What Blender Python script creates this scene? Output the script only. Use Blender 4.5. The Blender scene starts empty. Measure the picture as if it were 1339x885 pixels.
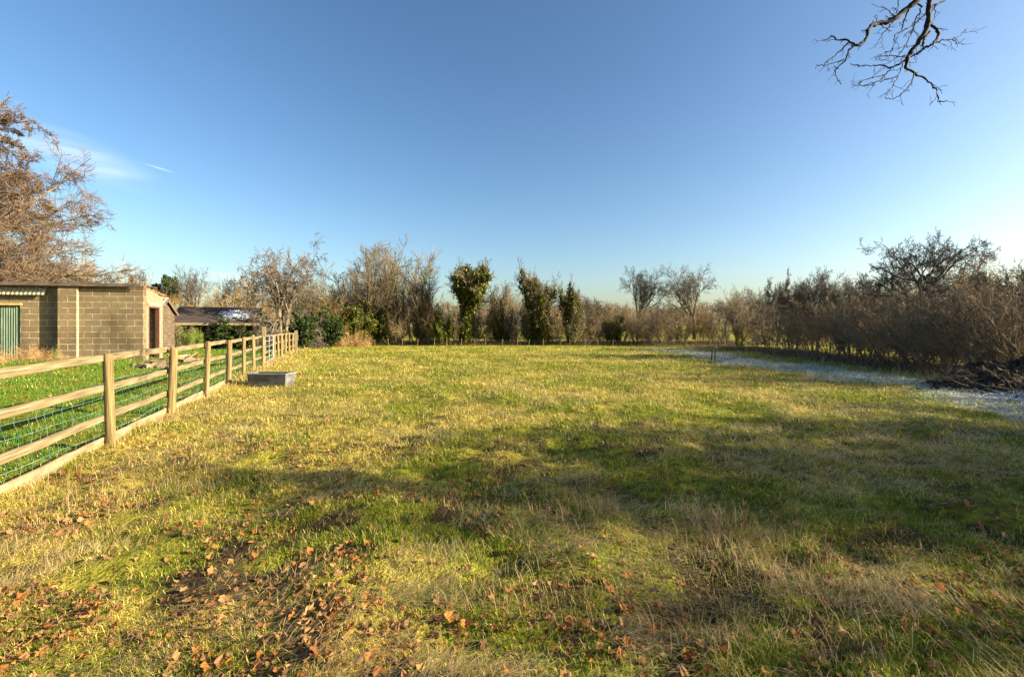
import bpy, bmesh, math, random
import numpy as np
from mathutils import Vector, Matrix

# ------------------------------------------------------------------ camera, sky, sun, exposure
C = bpy.data.collections.new("paddock"); bpy.context.scene.collection.children.link(C)
sc = bpy.context.scene
F, CX, HY, CAMH = 600.0, 669.5, 427.0, 1.5        # focal length in photo pixels, centre column, horizon row, eye height

cam = bpy.data.cameras.new("camera"); camo = bpy.data.objects.new("camera", cam)
sc.collection.objects.link(camo); sc.camera = camo
camo.location = (0, 0, CAMH); camo.rotation_euler = (math.radians(90), 0, 0)
cam.sensor_width = 36; cam.lens = 36 * F / 1339
cam.shift_y = -(442.5 - HY) / 1339
cam.clip_start = 0.05; cam.clip_end = 6000

SUN_EL, SUN_BACK = 19.0, 9.0                      # elevation, and how far behind the camera's right hand it stands
w = bpy.data.worlds.new("World"); sc.world = w; w.use_nodes = True
nt = w.node_tree; nt.nodes.clear()
N = nt.nodes.new; Lk = nt.links.new
sky = N('ShaderNodeTexSky'); sky.sky_type = 'NISHITA'; sky.sun_disc = False
sky.sun_elevation = math.radians(SUN_EL); sky.sun_rotation = math.radians(90 + SUN_BACK)
sky.altitude = 50; sky.air_density = 1.0; sky.dust_density = 1.9; sky.ozone_density = 1.6
bg = N('ShaderNodeBackground'); bg.inputs['Strength'].default_value = 0.047
out = N('ShaderNodeOutputWorld')
# thin wisps of cirrus in the left of the sky
tc = N('ShaderNodeTexCoord')
mp = N('ShaderNodeMapping'); mp.inputs['Rotation'].default_value = (0, math.radians(-20), 0); mp.inputs['Scale'].default_value = (2.2, 2.2, 14)
nz = N('ShaderNodeTexNoise'); nz.inputs['Scale'].default_value = 2.6; nz.inputs['Detail'].default_value = 6; nz.inputs['Distortion'].default_value = 0.6
Lk(tc.outputs['Generated'], mp.inputs['Vector']); Lk(mp.outputs[0], nz.inputs['Vector'])
def wisp(px, py, sx, sy, slope):
    d = Vector(((px - CX) / F, 1, (HY - py) / F)).normalized()
    sub = N('ShaderNodeVectorMath'); sub.operation = 'SUBTRACT'; Lk(tc.outputs['Generated'], sub.inputs[0]); sub.inputs[1].default_value = d
    ri = Vector((0, 0, 1)).cross(d).normalized() * -1; up = d.cross(ri).normalized() * -1
    u = (ri + up * slope).normalized(); v = (up - ri * slope).normalized()
    du = N('ShaderNodeVectorMath'); du.operation = 'DOT_PRODUCT'; Lk(sub.outputs[0], du.inputs[0]); du.inputs[1].default_value = u / sx
    dv = N('ShaderNodeVectorMath'); dv.operation = 'DOT_PRODUCT'; Lk(sub.outputs[0], dv.inputs[0]); dv.inputs[1].default_value = v / sy
    cb = N('ShaderNodeCombineXYZ'); Lk(du.outputs['Value'], cb.inputs[0]); Lk(dv.outputs['Value'], cb.inputs[1])
    ln = N('ShaderNodeVectorMath'); ln.operation = 'LENGTH'; Lk(cb.outputs[0], ln.inputs[0])
    mr = N('ShaderNodeMapRange'); mr.interpolation_type = 'SMOOTHSTEP'
    Lk(ln.outputs['Value'], mr.inputs[0]); mr.inputs[1].default_value = 1.0; mr.inputs[2].default_value = 0.0
    return mr.outputs[0]
def wadd(a, b):
    m = N('ShaderNodeMath'); m.operation = 'ADD'; m.use_clamp = True; Lk(a, m.inputs[0]); Lk(b, m.inputs[1]); return m.outputs[0]
ws = wadd(wadd(wisp(78, 196, .15, .04, -.22), wisp(208, 220, .03, .0022, -.18)), wisp(300, 362, .09, .014, -.05))
nr = N('ShaderNodeMapRange'); Lk(nz.outputs['Fac'], nr.inputs[0]); nr.inputs[1].default_value = .35; nr.inputs[2].default_value = .75
mm = N('ShaderNodeMath'); mm.operation = 'MULTIPLY'; Lk(ws, mm.inputs[0]); Lk(nr.outputs[0], mm.inputs[1])
m2 = N('ShaderNodeMath'); m2.operation = 'MULTIPLY'; Lk(mm.outputs[0], m2.inputs[0]); m2.inputs[1].default_value = 0.6
mix = N('ShaderNodeMixRGB'); hs = N('ShaderNodeHueSaturation'); hs.inputs['Hue'].default_value = .498; hs.inputs['Saturation'].default_value = 1.12; Lk(sky.outputs[0], hs.inputs['Color'])
gm = N('ShaderNodeGamma'); gm.inputs[1].default_value = 1.2; Lk(hs.outputs[0], gm.inputs[0])
Lk(m2.outputs[0], mix.inputs[0]); Lk(gm.outputs[0], mix.inputs[1]); mix.inputs[2].default_value = (7.5, 8.0, 8.6, 1)
Lk(mix.outputs[0], bg.inputs[0]); Lk(bg.outputs[0], out.inputs[0])

sl = bpy.data.lights.new("sun", 'SUN'); so = bpy.data.objects.new("sun", sl); sc.collection.objects.link(so)
sl.energy = 5.0; sl.angle = math.radians(0.5); sl.color = (1, .84, .56)
e, b = math.radians(SUN_EL), math.radians(SUN_BACK)
SUN = Vector((math.cos(b) * math.cos(e), -math.sin(b) * math.cos(e), math.sin(e)))
so.rotation_euler = SUN.to_track_quat('Z', 'Y').to_euler(); so.location = (30, -5, 20)
sc.view_settings.view_transform = 'Standard'; sc.view_settings.look = 'None'
sc.view_settings.gamma = 1; sc.view_settings.use_curve_mapping = False
sc.view_settings.exposure = 1.92

# ------------------------------------------------------------------ helpers
def sm(a, b, x):
    t = np.clip((np.asarray(x, float) - a) / (b - a), 0, 1); return t * t * (3 - 2 * t)
_lat = np.random.RandomState(7).rand(8, 256, 256)
def vn(x, y, s, k=0):
    x = np.asarray(x, float) / s + 91.3; y = np.asarray(y, float) / s + 47.7
    xi = np.floor(x).astype(int); yi = np.floor(y).astype(int); fx = x - xi; fy = y - yi
    fx = fx * fx * (3 - 2 * fx); fy = fy * fy * (3 - 2 * fy); L = _lat[k % 8]
    a = L[xi % 256, yi % 256]; b_ = L[(xi + 1) % 256, yi % 256]; c = L[xi % 256, (yi + 1) % 256]; d = L[(xi + 1) % 256, (yi + 1) % 256]
    return (a * (1 - fx) + b_ * fx) * (1 - fy) + (c * (1 - fx) + d * fx) * fy
def fbm(x, y, s, k=0, o=3):
    r = 0; a = 1; t = 0
    for i in range(o): r = r + a * vn(x, y, s / 2 ** i, k + i); t += a; a *= .55
    return r / t
def fence_x(y): return -2.895 - .375 * np.asarray(y, float)
def gz(x, y):
    x = np.asarray(x, float); y = np.asarray(y, float)
    z = -.4 * sm(24, 46, y) + .5 * sm(55, 120, y) + 2.2 * sm(120, 320, y)
    z = z + .30 * sm(.8, 6, fence_x(y) - x) * (1 - sm(22, 34, y))
    near = 1 - sm(20, 40, y)
    z = z + near * (.10 * (fbm(x, y, 2.6, 1) - .5) + .09 * (vn(x, y, .7, 3) - .5) + .085 * (vn(x, y, .26, 4) - .5) * (1 - sm(6, 12, y)))
    return z
def G(x, y): return float(gz(x, y))
def zat(py, y): return CAMH + (HY - py) / F * y
def xat(px, y): return (px - CX) / F * y
def straw(x, y):     # where the sward is dead and straw-coloured, 0..1
    f = .55 * fbm(x, y, 1.6, 2) + .45 * fbm(x, y, .45, 5)
    f = sm(.40, .62, f)
    fx = x - fence_x(y)
    strip = np.exp(-((fx - .7) / 1.0) ** 2) * .55
    far = .12 * sm(6, 14, y)
    f = np.clip(f * .8 + strip + far, 0, 1)
    return np.where(fx < -.3, f * .15, f)
def soil(x, y):      # dark gaps of mud and rotted leaf between the tussocks, near ground only
    return sm(.54, .74, fbm(x, y, .42, 0)) * (1 - .75 * sm(4, 10, y)) * (x > fence_x(y) + .4)
def frost(x, y):     # rime along the shaded hedge side
    c = 10.4 + .25 * np.sin(y * .5) - 1.2 * (1 - sm(8, 11, y)); wd = .75 + .55 * sm(8, 14, y)
    n = fbm(x, y, .9, 6)
    d = np.abs(x - c) / (wd * 1.15)
    f = sm(1.2, .3, d + (n - .5) * 2.2) * (1 - sm(32, 37, y)) * sm(6.2, 8, y)
    return np.clip(f, 0, 1)

def mesh_np(name, V, faces, mat, col=None, smooth=False, attrs=None):
    me = bpy.data.meshes.new(name); V = np.asarray(V, np.float32)
    faces = [np.asarray(f, np.int32) for f in faces if len(f)]
    me.vertices.add(len(V)); me.vertices.foreach_set('co', V.ravel())
    tot = np.concatenate([np.full(len(f), f.shape[1], np.int32) for f in faces])
    li = np.concatenate([f.ravel() for f in faces]); st = np.concatenate([[0], np.cumsum(tot)[:-1]]).astype(np.int32)
    me.loops.add(len(li)); me.loops.foreach_set('vertex_index', li.astype(np.int32))
    me.polygons.add(len(tot)); me.polygons.foreach_set('loop_start', st); me.polygons.foreach_set('loop_total', tot)
    me.polygons.foreach_set('use_smooth', np.full(len(tot), bool(smooth)))
    if col is not None:
        a = me.attributes.new('Col', 'FLOAT_COLOR', 'POINT')
        c = np.ones((len(V), 4), np.float32); c[:, :3] = col; a.data.foreach_set('color', c.ravel())
    if attrs:
        for k, v in attrs.items():
            a = me.attributes.new(k, 'FLOAT', 'POINT'); a.data.foreach_set('value', np.asarray(v, np.float32))
    me.update(calc_edges=True)
    if mat: me.materials.append(mat)
    return me
def link(name, me, parent=None, loc=None, rot=None):
    o = bpy.data.objects.new(name, me); C.objects.link(o)
    if parent: o.parent = parent
    if loc is not None: o.location = loc
    if rot is not None: o.rotation_euler = rot
    return o
def tag(o, label=None, cat=None, group=None, kind=None):
    if label: o['label'] = label
    if cat: o['category'] = cat
    if group: o['group'] = group
    if kind: o['kind'] = kind
    return o
def thing(name, label, cat, loc=(0, 0, 0), rz=0, group=None):
    o = bpy.data.objects.new(name, None); C.objects.link(o); o.empty_display_size = .2
    o.location = loc; o.rotation_euler = (0, 0, rz); return tag(o, label, cat, group)

def tubes(P, R, k):
    """P (N,n,3) polylines with radii R (N,n) -> one vertex and quad array"""
    P = np.asarray(P, float); R = np.asarray(R, float); Nn, n, _ = P.shape
    T = np.gradient(P, axis=1); T /= np.linalg.norm(T, axis=2, keepdims=True) + 1e-9
    m = P[:, -1] - P[:, 0]; ref = np.where(np.abs(m[:, 2:3]) > .7 * np.linalg.norm(m, axis=1, keepdims=True), [[1., 0, 0]], [[0, 0, 1.]])
    U = np.cross(T, ref[:, None, :]); U /= np.linalg.norm(U, axis=2, keepdims=True) + 1e-9
    W = np.cross(T, U)
    a = np.arange(k) * 2 * math.pi / k
    V = P[:, :, None, :] + R[:, :, None, None] * (np.cos(a)[None, None, :, None] * U[:, :, None, :] + np.sin(a)[None, None, :, None] * W[:, :, None, :])
    base = (np.arange(Nn) * n * k)[:, None, None] + (np.arange(n - 1) * k)[None, :, None]
    j = np.arange(k)[None, None, :]; j2 = (j + 1) % k
    Fq = np.stack([base + j, base + j2, base + k + j2, base + k + j], -1).reshape(-1, 4)
    return V.reshape(-1, 3), Fq
class Acc:
    """collects vertices and faces of one mesh"""
    def __init__(s): s.V = []; s.F = {}; s.n = 0; s.c = []
    def add(s, V, Fc, col=None):
        V = np.asarray(V, float); Fc = np.asarray(Fc)
        s.F.setdefault(Fc.shape[1], []).append(Fc + s.n); s.V.append(V); s.n += len(V)
        if col is not None: s.c.append(np.broadcast_to(np.asarray(col, float), (len(V), 3)))
    def box(s, x0, x1, y0, y1, z0, z1, M=None):
        V = np.array([(x, y, z) for z in (z0, z1) for y in (y0, y1) for x in (x0, x1)], float)
        if M is not None: V = np.array([M @ Vector(v) for v in V])
        s.add(V, [(0, 2, 3, 1), (4, 5, 7, 6), (0, 1, 5, 4), (2, 6, 7, 3), (0, 4, 6, 2), (1, 3, 7, 5)])
    def mesh(s, name, mat, smooth=False):
        return mesh_np(name, np.concatenate(s.V), [np.concatenate(f) for f in s.F.values()], mat, np.concatenate(s.c) if s.c else None, smooth)
def bevelled(me, w_=.006, seg=1):
    bm = bmesh.new(); bm.from_mesh(me)
    bmesh.ops.bevel(bm, geom=bm.edges[:], offset=w_, segments=seg, affect='EDGES', profile=.6); bm.to_mesh(me); bm.free(); return me

# ------------------------------------------------------------------ materials
def newmat(name, rough=.85):
    m = bpy.data.materials.new(name); m.use_nodes = True; n = m.node_tree.nodes
    p = n['Principled BSDF']; p.inputs['Roughness'].default_value = rough; p.inputs['Specular IOR Level'].default_value = .25
    return m, m.node_tree, p
def ramp(t, fac, stops):
    r = t.nodes.new('ShaderNodeValToRGB'); el = r.color_ramp.elements
    while len(el) < len(stops): el.new(.5)
    for e_, (p, c) in zip(el, stops): e_.position = p; e_.color = (*c, 1)
    t.links.new(fac, r.inputs[0]); return r.outputs[0]
def noise(t, scale, detail=4, sc3=None, src='Object', dist=0):
    c = t.nodes.new('ShaderNodeTexCoord'); n = t.nodes.new('ShaderNodeTexNoise'); n.inputs['Scale'].default_value = scale; n.inputs['Detail'].default_value = detail
    n.inputs['Distortion'].default_value = dist
    if sc3:
        m = t.nodes.new('ShaderNodeMapping'); m.inputs['Scale'].default_value = sc3; t.links.new(c.outputs[src], m.inputs[0]); t.links.new(m.outputs[0], n.inputs['Vector'])
    else: t.links.new(c.outputs[src], n.inputs['Vector'])
    return n.outputs['Fac']
def bump(t, p, h, strength=.4, dist=.01):
    b_ = t.nodes.new('ShaderNodeBump'); b_.inputs['Strength'].default_value = strength; b_.inputs['Distance'].default_value = dist
    t.links.new(h, b_.inputs['Height']); t.links.new(b_.outputs[0], p.inputs['Normal'])
def mixc(t, f, a, b_, mode='MIX'):
    m = t.nodes.new('ShaderNodeMixRGB'); m.blend_type = mode
    for i, v in ((0, f), (1, a), (2, b_)):
        if hasattr(v, 'links'): t.links.new(v, m.inputs[i])
        else: m.inputs[i].default_value = v if i == 0 else (*v, 1)
    return m.outputs[0]
def mat_noise(name, stops, scale=5, sc3=None, rough=.85, b=.3, bd=.01, detail=6, bscale=None, metallic=0):
    m, t, p = newmat(name, rough); f = noise(t, scale, detail, sc3); t.links.new(ramp(t, f, stops), p.inputs['Base Color'])
    p.inputs['Metallic'].default_value = metallic
    if b: bump(t, p, noise(t, bscale or scale * 2, 6, sc3), b, bd)
    return m
def mat_attr(name, rough=.6, transl=.3, spec=.2):
    m, t, p = newmat(name, rough); p.inputs['Specular IOR Level'].default_value = spec
    a = t.nodes.new('ShaderNodeAttribute'); a.attribute_name = 'Col'; t.links.new(a.outputs['Color'], p.inputs['Base Color'])
    if transl:
        tr = t.nodes.new('ShaderNodeBsdfTranslucent'); t.links.new(a.outputs['Color'], tr.inputs[0]); mx = t.nodes.new('ShaderNodeMixShader')
        mx.inputs[0].default_value = transl; t.links.new(p.outputs[0], mx.inputs[1]); t.links.new(tr.outputs[0], mx.inputs[2])
        t.links.new(mx.outputs[0], t.nodes['Material Output'].inputs[0])
    return m
M_leaf = mat_attr('leaf'); M_blade = mat_attr('grass_blade', .55, .35, .25); M_dead = mat_attr('dead_leaf', .7, .25)
M_bark = mat_noise('bark', [(.3, (.07, .055, .038)), (.55, (.16, .13, .085)), (.75, (.15, .15, .07))], 3, (3, 3, .8), b=.6, bd=.02)
M_twig = mat_noise('twig', [(.35, (.09, .075, .055)), (.65, (.20, .165, .105))], .8, b=0)
M_twig_red = mat_noise('beech_twig', [(.35, (.085, .055, .040)), (.5, (.115, .08, .052)), (.7, (.15, .115, .068))], .5, b=0)
M_twig_grey = mat_noise('dark_twig', [(.35, (.06, .052, .044)), (.65, (.14, .115, .09))], .8, b=0)
M_twig_brown = mat_noise('hedge_twig', [(.35, (.16, .115, .065)), (.5, (.24, .175, .10)), (.7, (.29, .22, .13))], .6, b=0)
M_twig_tan = mat_noise('bramble_stem', [(.35, (.26, .14, .06)), (.65, (.42, .27, .12))], .8, b=0)
M_twig_gold = mat_noise('golden_twig', [(.35, (.17, .115, .045)), (.65, (.29, .205, .085))], .8, b=0)
M_black = mat_noise('black_branch', [(.35, (.008, .006, .005)), (.6, (.018, .014, .011)), (.75, (.05, .05, .02))], 6, b=.4)  # near-black branch colour with olive flecks
M_wood = mat_noise('weathered_rail', [(.28, (.07, .053, .03)), (.42, (.135, .105, .058)), (.58, (.20, .16, .09)), (.72, (.30, .28, .20))], 22, (.10, 2.6, 2.6), b=.8, bd=.004, detail=9)
M_post = mat_noise('round_post_wood', [(.30, (.06, .042, .020)), (.5, (.18, .13, .055)), (.70, (.26, .205, .10))], 14, (3, 3, .14), b=.9, bd=.006, detail=9)
M_board = mat_noise('gravel_board_wood', [(.3, (.17, .12, .07)), (.6, (.34, .24, .15))], 3, (1, 6, 6), b=.5, bd=.006)
M_wire = mat_noise('green_wire', [(.4, (.07, .20, .155)), (.7, (.30, .38, .30))], 9, rough=.5, b=0)
M_galv = mat_noise('galvanised_steel', [(.35, (.20, .21, .22)), (.65, (.34, .35, .36))], 6, rough=.5, b=.1, metallic=.4)
M_trough = mat_noise('galvanised_trough', [(.3, (.055, .057, .056)), (.5, (.095, .095, .092)), (.72, (.16, .16, .15))], 5, (1, 1, 1.6), rough=.65, b=.2, metallic=.0)
M_dark = mat_noise('dark_interior', [(.4, (.02, .018, .015)), (.6, (.05, .045, .035))], 3)
M_soil = mat_noise('dark_muck', [(.38, (.008, .005, .004)), (.54, (.035, .022, .013)), (.70, (.12, .075, .04))], 7, b=1, bd=.05, bscale=14)
M_white = mat_noise('white_paint', [(.3, (.6, .6, .57)), (.7, (.8, .8, .77))], 8, b=0)
M_redfr = mat_noise('red_oxide_paint', [(.3, (.06, .03, .02)), (.7, (.11, .048, .032))], 8, b=.1)
M_tile = mat_noise('broken_clay_tile', [(.3, (.30, .08, .035)), (.7, (.5, .19, .09))], 14, b=.4)
M_render_ = mat_noise('concrete_lintel_lit_strip', [(.3, (.20, .17, .12)), (.7, (.34, .29, .21))], 10, b=.4)
M_rubble = mat_noise('rubble', [(.3, (.07, .05, .035)), (.6, (.20, .145, .10))], 6, b=.6)
M_fascia = mat_noise('weathered_fascia', [(.3, (.045, .035, .032)), (.6, (.13, .10, .085)), (.75, (.22, .18, .14))], 3, (1, 1, 9), b=.5)

def ground_mat():
    m, t, p = newmat('field_turf', .95); p.inputs['Specular IOR Level'].default_value = .1
    def att(n):
        a = t.nodes.new('ShaderNodeAttribute'); a.attribute_name = n; return a.outputs['Fac']
    n1 = noise(t, 9, 8); n2 = noise(t, 1.3, 6); n3 = noise(t, 45, 4); n4 = noise(t, .25, 4)
    green = ramp(t, n1, [(.30, (.035, .040, .008)), (.5, (.14, .15, .012)), (.7, (.24, .23, .02))])
    st = ramp(t, n1, [(.30, (.12, .085, .02)), (.52, (.34, .27, .055)), (.7, (.50, .41, .10))])
    s = t.nodes.new('ShaderNodeMath'); s.operation = 'ADD'; t.links.new(att('straw'), s.inputs[0])
    s2 = t.nodes.new('ShaderNodeMapRange'); t.links.new(n2, s2.inputs[0]); s2.inputs[1].default_value = .35; s2.inputs[2].default_value = .65; s2.inputs[3].default_value = -.35; s2.inputs[4].default_value = .35
    t.links.new(s2.outputs[0], s.inputs[1]); s.use_clamp = True
    c = mixc(t, s.outputs[0], green, st)
    mossy = ramp(t, n4, [(.35, (1, 1, 1)), (.7, (.80, .86, .62))])
    c = mixc(t, 1.0, c, mossy, 'MULTIPLY')
    c = mixc(t, att('soil'), c, ramp(t, n1, [(.35, (.016, .010, .006)), (.65, (.07, .045, .025))]))
    fr = t.nodes.new('ShaderNodeMath'); fr.operation = 'MULTIPLY'; t.links.new(att('frost'), fr.inputs[0]); t.links.new(ramp(t, n1, [(.40, (0.1, 0.1, 0.1)), (.6, (1, 1, 1))]), fr.inputs[1])
    c = mixc(t, fr.outputs[0], c, (.42, .48, .52))
    t.links.new(c, p.inputs['Base Color'])
    bump(t, p, n3, .9, .04)
    return m
M_ground = ground_mat()

# ------------------------------------------------------------------ ground: one sheet to the horizon
def ground():
    def axis(n, near, far):
        u = np.linspace(-1, 1, n); k = math.asinh(far / near); return near * np.sinh(u * k)
    xs = axis(640, 1.4, 3000)
    v = np.linspace(0, 1, 620); ys = -2.0 + 3.0 * np.sinh(v * math.asinh(3500 / 3.0))
    ys = np.concatenate([[-400, -60, -20, -9, -5, -3.5], ys + .01])
    X, Y = np.meshgrid(xs, ys); Z = gz(X, Y)
    V = np.stack([X, Y, Z], -1).reshape(-1, 3); nx, ny = len(xs), len(ys)
    i = np.arange(ny - 1)[:, None] * nx + np.arange(nx - 1)[None, :]
    Fq = np.stack([i, i + 1, i + nx + 1, i + nx], -1).reshape(-1, 4)
    me = mesh_np('ground', V, [Fq], M_ground, smooth=True, attrs={'straw': straw(X, Y).ravel(), 'frost': frost(X, Y).ravel(), 'soil': soil(X, Y).ravel()})
    tag(link('ground', me), 'rough winter paddock turf with straw patches and a band of frost', 'ground', kind='structure')
ground()

# ------------------------------------------------------------------ grass, straw and fallen leaves
def blade_mesh(x, y, z, L, W, az, lean, col, bend=.5):
    n = len(x); d = np.stack([np.cos(az), np.sin(az), np.zeros(n)], -1); s = np.stack([-np.sin(az), np.cos(az), np.zeros(n)], -1)
    B = np.stack([x, y, z], -1)
    l1 = lean * (1 - bend); l2 = lean * (1 + bend * .6)
    up = np.array([0, 0, 1.])
    m = B + (L * .5)[:, None] * (np.sin(l1)[:, None] * d + np.cos(l1)[:, None] * up)
    tp = m + (L * .5)[:, None] * (np.sin(l2)[:, None] * d + np.cos(l2)[:, None] * up)
    w_ = (W / 2)[:, None]
    V = np.stack([B - s * w_, B + s * w_, m + s * w_ * .8, m - s * w_ * .8, tp], 1).reshape(-1, 3)
    o = np.arange(n)[:, None] * 5
    Q = o + np.array([[0, 1, 2, 3]]); T = o + np.array([[3, 2, 4]])
    return V, Q, T, np.repeat(col, 5, 0)
def scatter(rng, n, rho_exp, y0, y1, margin=1.5):
    """points in the field of view, density falling as y**-rho_exp"""
    # pdf(y) ~ width(y) * y**-rho_exp ; sample by table
    yy = np.linspace(y0, y1, 4000); pdf = (2.4 * yy + 2 * margin) * yy ** (-rho_exp); cdf = np.cumsum(pdf); cdf /= cdf[-1]
    y = np.interp(rng.rand(n), cdf, yy); x = (rng.rand(n) * 2 - 1) * (1.2 * y + margin)
    return x, y
def pal(rng, n, cols, jit=.18):
    c = np.array(cols)[rng.randint(0, len(cols), n)]; return c * (1 + (rng.rand(n, 1) - .5) * 2 * jit)
GREEN = [(.11, .18, .010), (.18, .235, .014), (.075, .13, .010), (.25, .27, .018)]
LUSH = [(.06, .16, .015), (.09, .20, .02), (.12, .23, .03)]
STRAW = [(.54, .44, .10), (.64, .54, .18), (.38, .27, .08), (.60, .48, .10)]
def grass():
    rng = np.random.RandomState(3)
    n = 640000; x, y = scatter(rng, n, 2.0, 1.2, 44)
    clump = fbm(x, y, .35, 4); st = straw(x, y); fr = frost(x, y)
    keep = rng.rand(n) < (.2 + .8 * sm(.3, .6, clump)) * (1 - .6 * soil(x, y)); x, y, clump, st, fr = x[keep], y[keep], clump[keep], st[keep], fr[keep]; n = len(x)
    z = gz(x, y) - .005
    left = (fence_x(y) - x) > .2
    isst = rng.rand(n) < np.clip(np.where(left, .03, .10) + st * .70, 0, .9)
    col = np.where(isst[:, None], pal(rng, n, STRAW), pal(rng, n, GREEN)); col = np.where((left & ~isst)[:, None], pal(rng, n, LUSH), col)
    fcol = pal(rng, n, [(.58, .66, .72), (.72, .78, .82), (.42, .50, .52)]); fm = (np.clip(fr * 1.25, 0, 1) * (.2 + .75 * rng.rand(n)) * (.25 + .75 * sm(.35, .6, fbm(x, y, .35, 1))))[:, None]; col = col * (1 - fm) + fcol * fm
    grow = np.clip(y / 5, .6, 6) ** .55
    L = (.028 + .05 * rng.rand(n)) * (.6 + .9 * clump) * grow; L = np.where(isst, L * 1.35, L)
    W = (.0028 + .0022 * rng.rand(n)) * np.clip(y / 3.5, .7, 14) ** .8
    L = np.minimum(L, .16)
    lean = np.where(isst, .9 + .65 * rng.rand(n), .25 + .95 * rng.rand(n))
    V, Q, T, c = blade_mesh(x, y, z, L, W, rng.rand(n) * 6.283, lean, col)
    me = mesh_np('grass', V, [Q, T], M_blade, c); tag(link('grass', me), 'short green and straw-coloured winter grass covering the paddock', 'grass', kind='stuff')
    # long matted straw, laid mostly one way
    n = 200000; x, y = scatter(rng, n, 2.1, 1.2, 26); st = straw(x, y); mat = sm(.5, .68, fbm(x, y, .8, 4)); k = rng.rand(n) < (.05 + .95 * np.maximum(st ** 1.5 * .7, mat * .8)) * (1 - .6 * soil(x, y)) * ((x - fence_x(y)) > 0.05); x, y = x[k], y[k]; n = len(x)
    z = gz(x, y) + .012 + .02 * rng.rand(n)
    az = .5 + 1.1 * (fbm(x, y, .9, 5) - .5) * 5 + rng.randn(n) * .5
    L = (.07 + .15 * rng.rand(n)) * np.clip(y / 5, .8, 1.6); W = (.0020 + .002 * rng.rand(n)) * np.clip(y / 3.5, .8, 8) ** .85
    fr = frost(x, y); col = np.where((rng.rand(n) < fr * .5)[:, None], pal(rng, n, [(.5, .56, .62)]), pal(rng, n, [(.46, .36, .17), (.56, .47, .26), (.36, .27, .14), (.27, .18, .10), (.50, .38, .14)], .25))
    V, Q, T, c = blade_mesh(x, y, z, L, W, az, 1.25 + .3 * rng.rand(n), col, .15)
    me = mesh_np('straw', V, [Q, T], M_blade, c); tag(link('matted_straw', me), 'flattened dead straw stems matted over the turf', 'straw', kind='stuff')
    # tussocks of dead standing stems and stray stalks
    acc = Acc(); A = []
    spots = [(765, 668, .22, 900, .17), (745, 640, .10, 60, .28), (935, 685, .10, 240, .30), (985, 710, .24, 1100, .17), (1050, 760, .20, 700, .15), (880, 600, .10, 60, .20), (900, 790, .22, 700, .15), (960, 830, .2, 500, .15),
             (680, 775, .20, 900, .15), (585, 660, .18, 400, .11), (1240, 610, .12, 60, .22), (1300, 700, .3, 200, .14), (675, 560, .18, 130, .14), (800, 560, .14, 80, .12), (1180, 620, .3, 140, .12),
             (300, 590, .30, 500, .13), (240, 640, .25, 500, .13), (150, 640, .25, 500, .14), (90, 690, .2, 400, .12), (250, 690, .2, 120, .13), (1100, 850, .2, 200, .14), (830, 790, .16, 180, .11), (870, 565, .25, 120, .10), (480, 545, .3, 120, .1)]
    for px, py, rad, m, Ln in spots:
        y0 = CAMH * F / (py - HY); x0 = xat(px, y0)
        xx = x0 + rng.randn(m) * rad * 1.3; yy = y0 + rng.randn(m) * rad; A.append(np.stack([xx, yy, Ln * (.35 + .85 * rng.rand(m)), np.where(rng.rand(m) < .08, .35, 1.45) * np.ones(m), np.clip(np.full(m, y0 / 3.2), .7, 2)], -1))
    # weeds along the fence
    m = 2600; t = rng.rand(m) ** 1.4; yy = 3 + 30 * t; xx = fence_x(yy) + .12 + np.abs(rng.randn(m)) * .22 - .1; A.append(np.stack([xx, yy, .08 + .22 * rng.rand(m) ** 2, np.full(m, .7), np.clip(yy / 5, .7, 4)], -1))
    A = np.concatenate(A); A = A[rng.rand(len(A)) < .6]; n = len(A)
    V, Q, T, c = blade_mesh(A[:, 0], A[:, 1], gz(A[:, 0], A[:, 1]), A[:, 2], .0028 * A[:, 4], rng.rand(n) * 6.28, A[:, 3] * (.25 + .8 * rng.rand(n)), pal(rng, n, [(.46, .33, .16), (.36, .24, .12), (.52, .40, .22), (.30, .19, .10)]))
    me = mesh_np('stalks', V, [Q, T], M_blade, c); tag(link('dead_stalks', me), 'tussocks of dead brown grass stalks standing above the turf', 'dead grass', kind='stuff')
grass()

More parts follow.
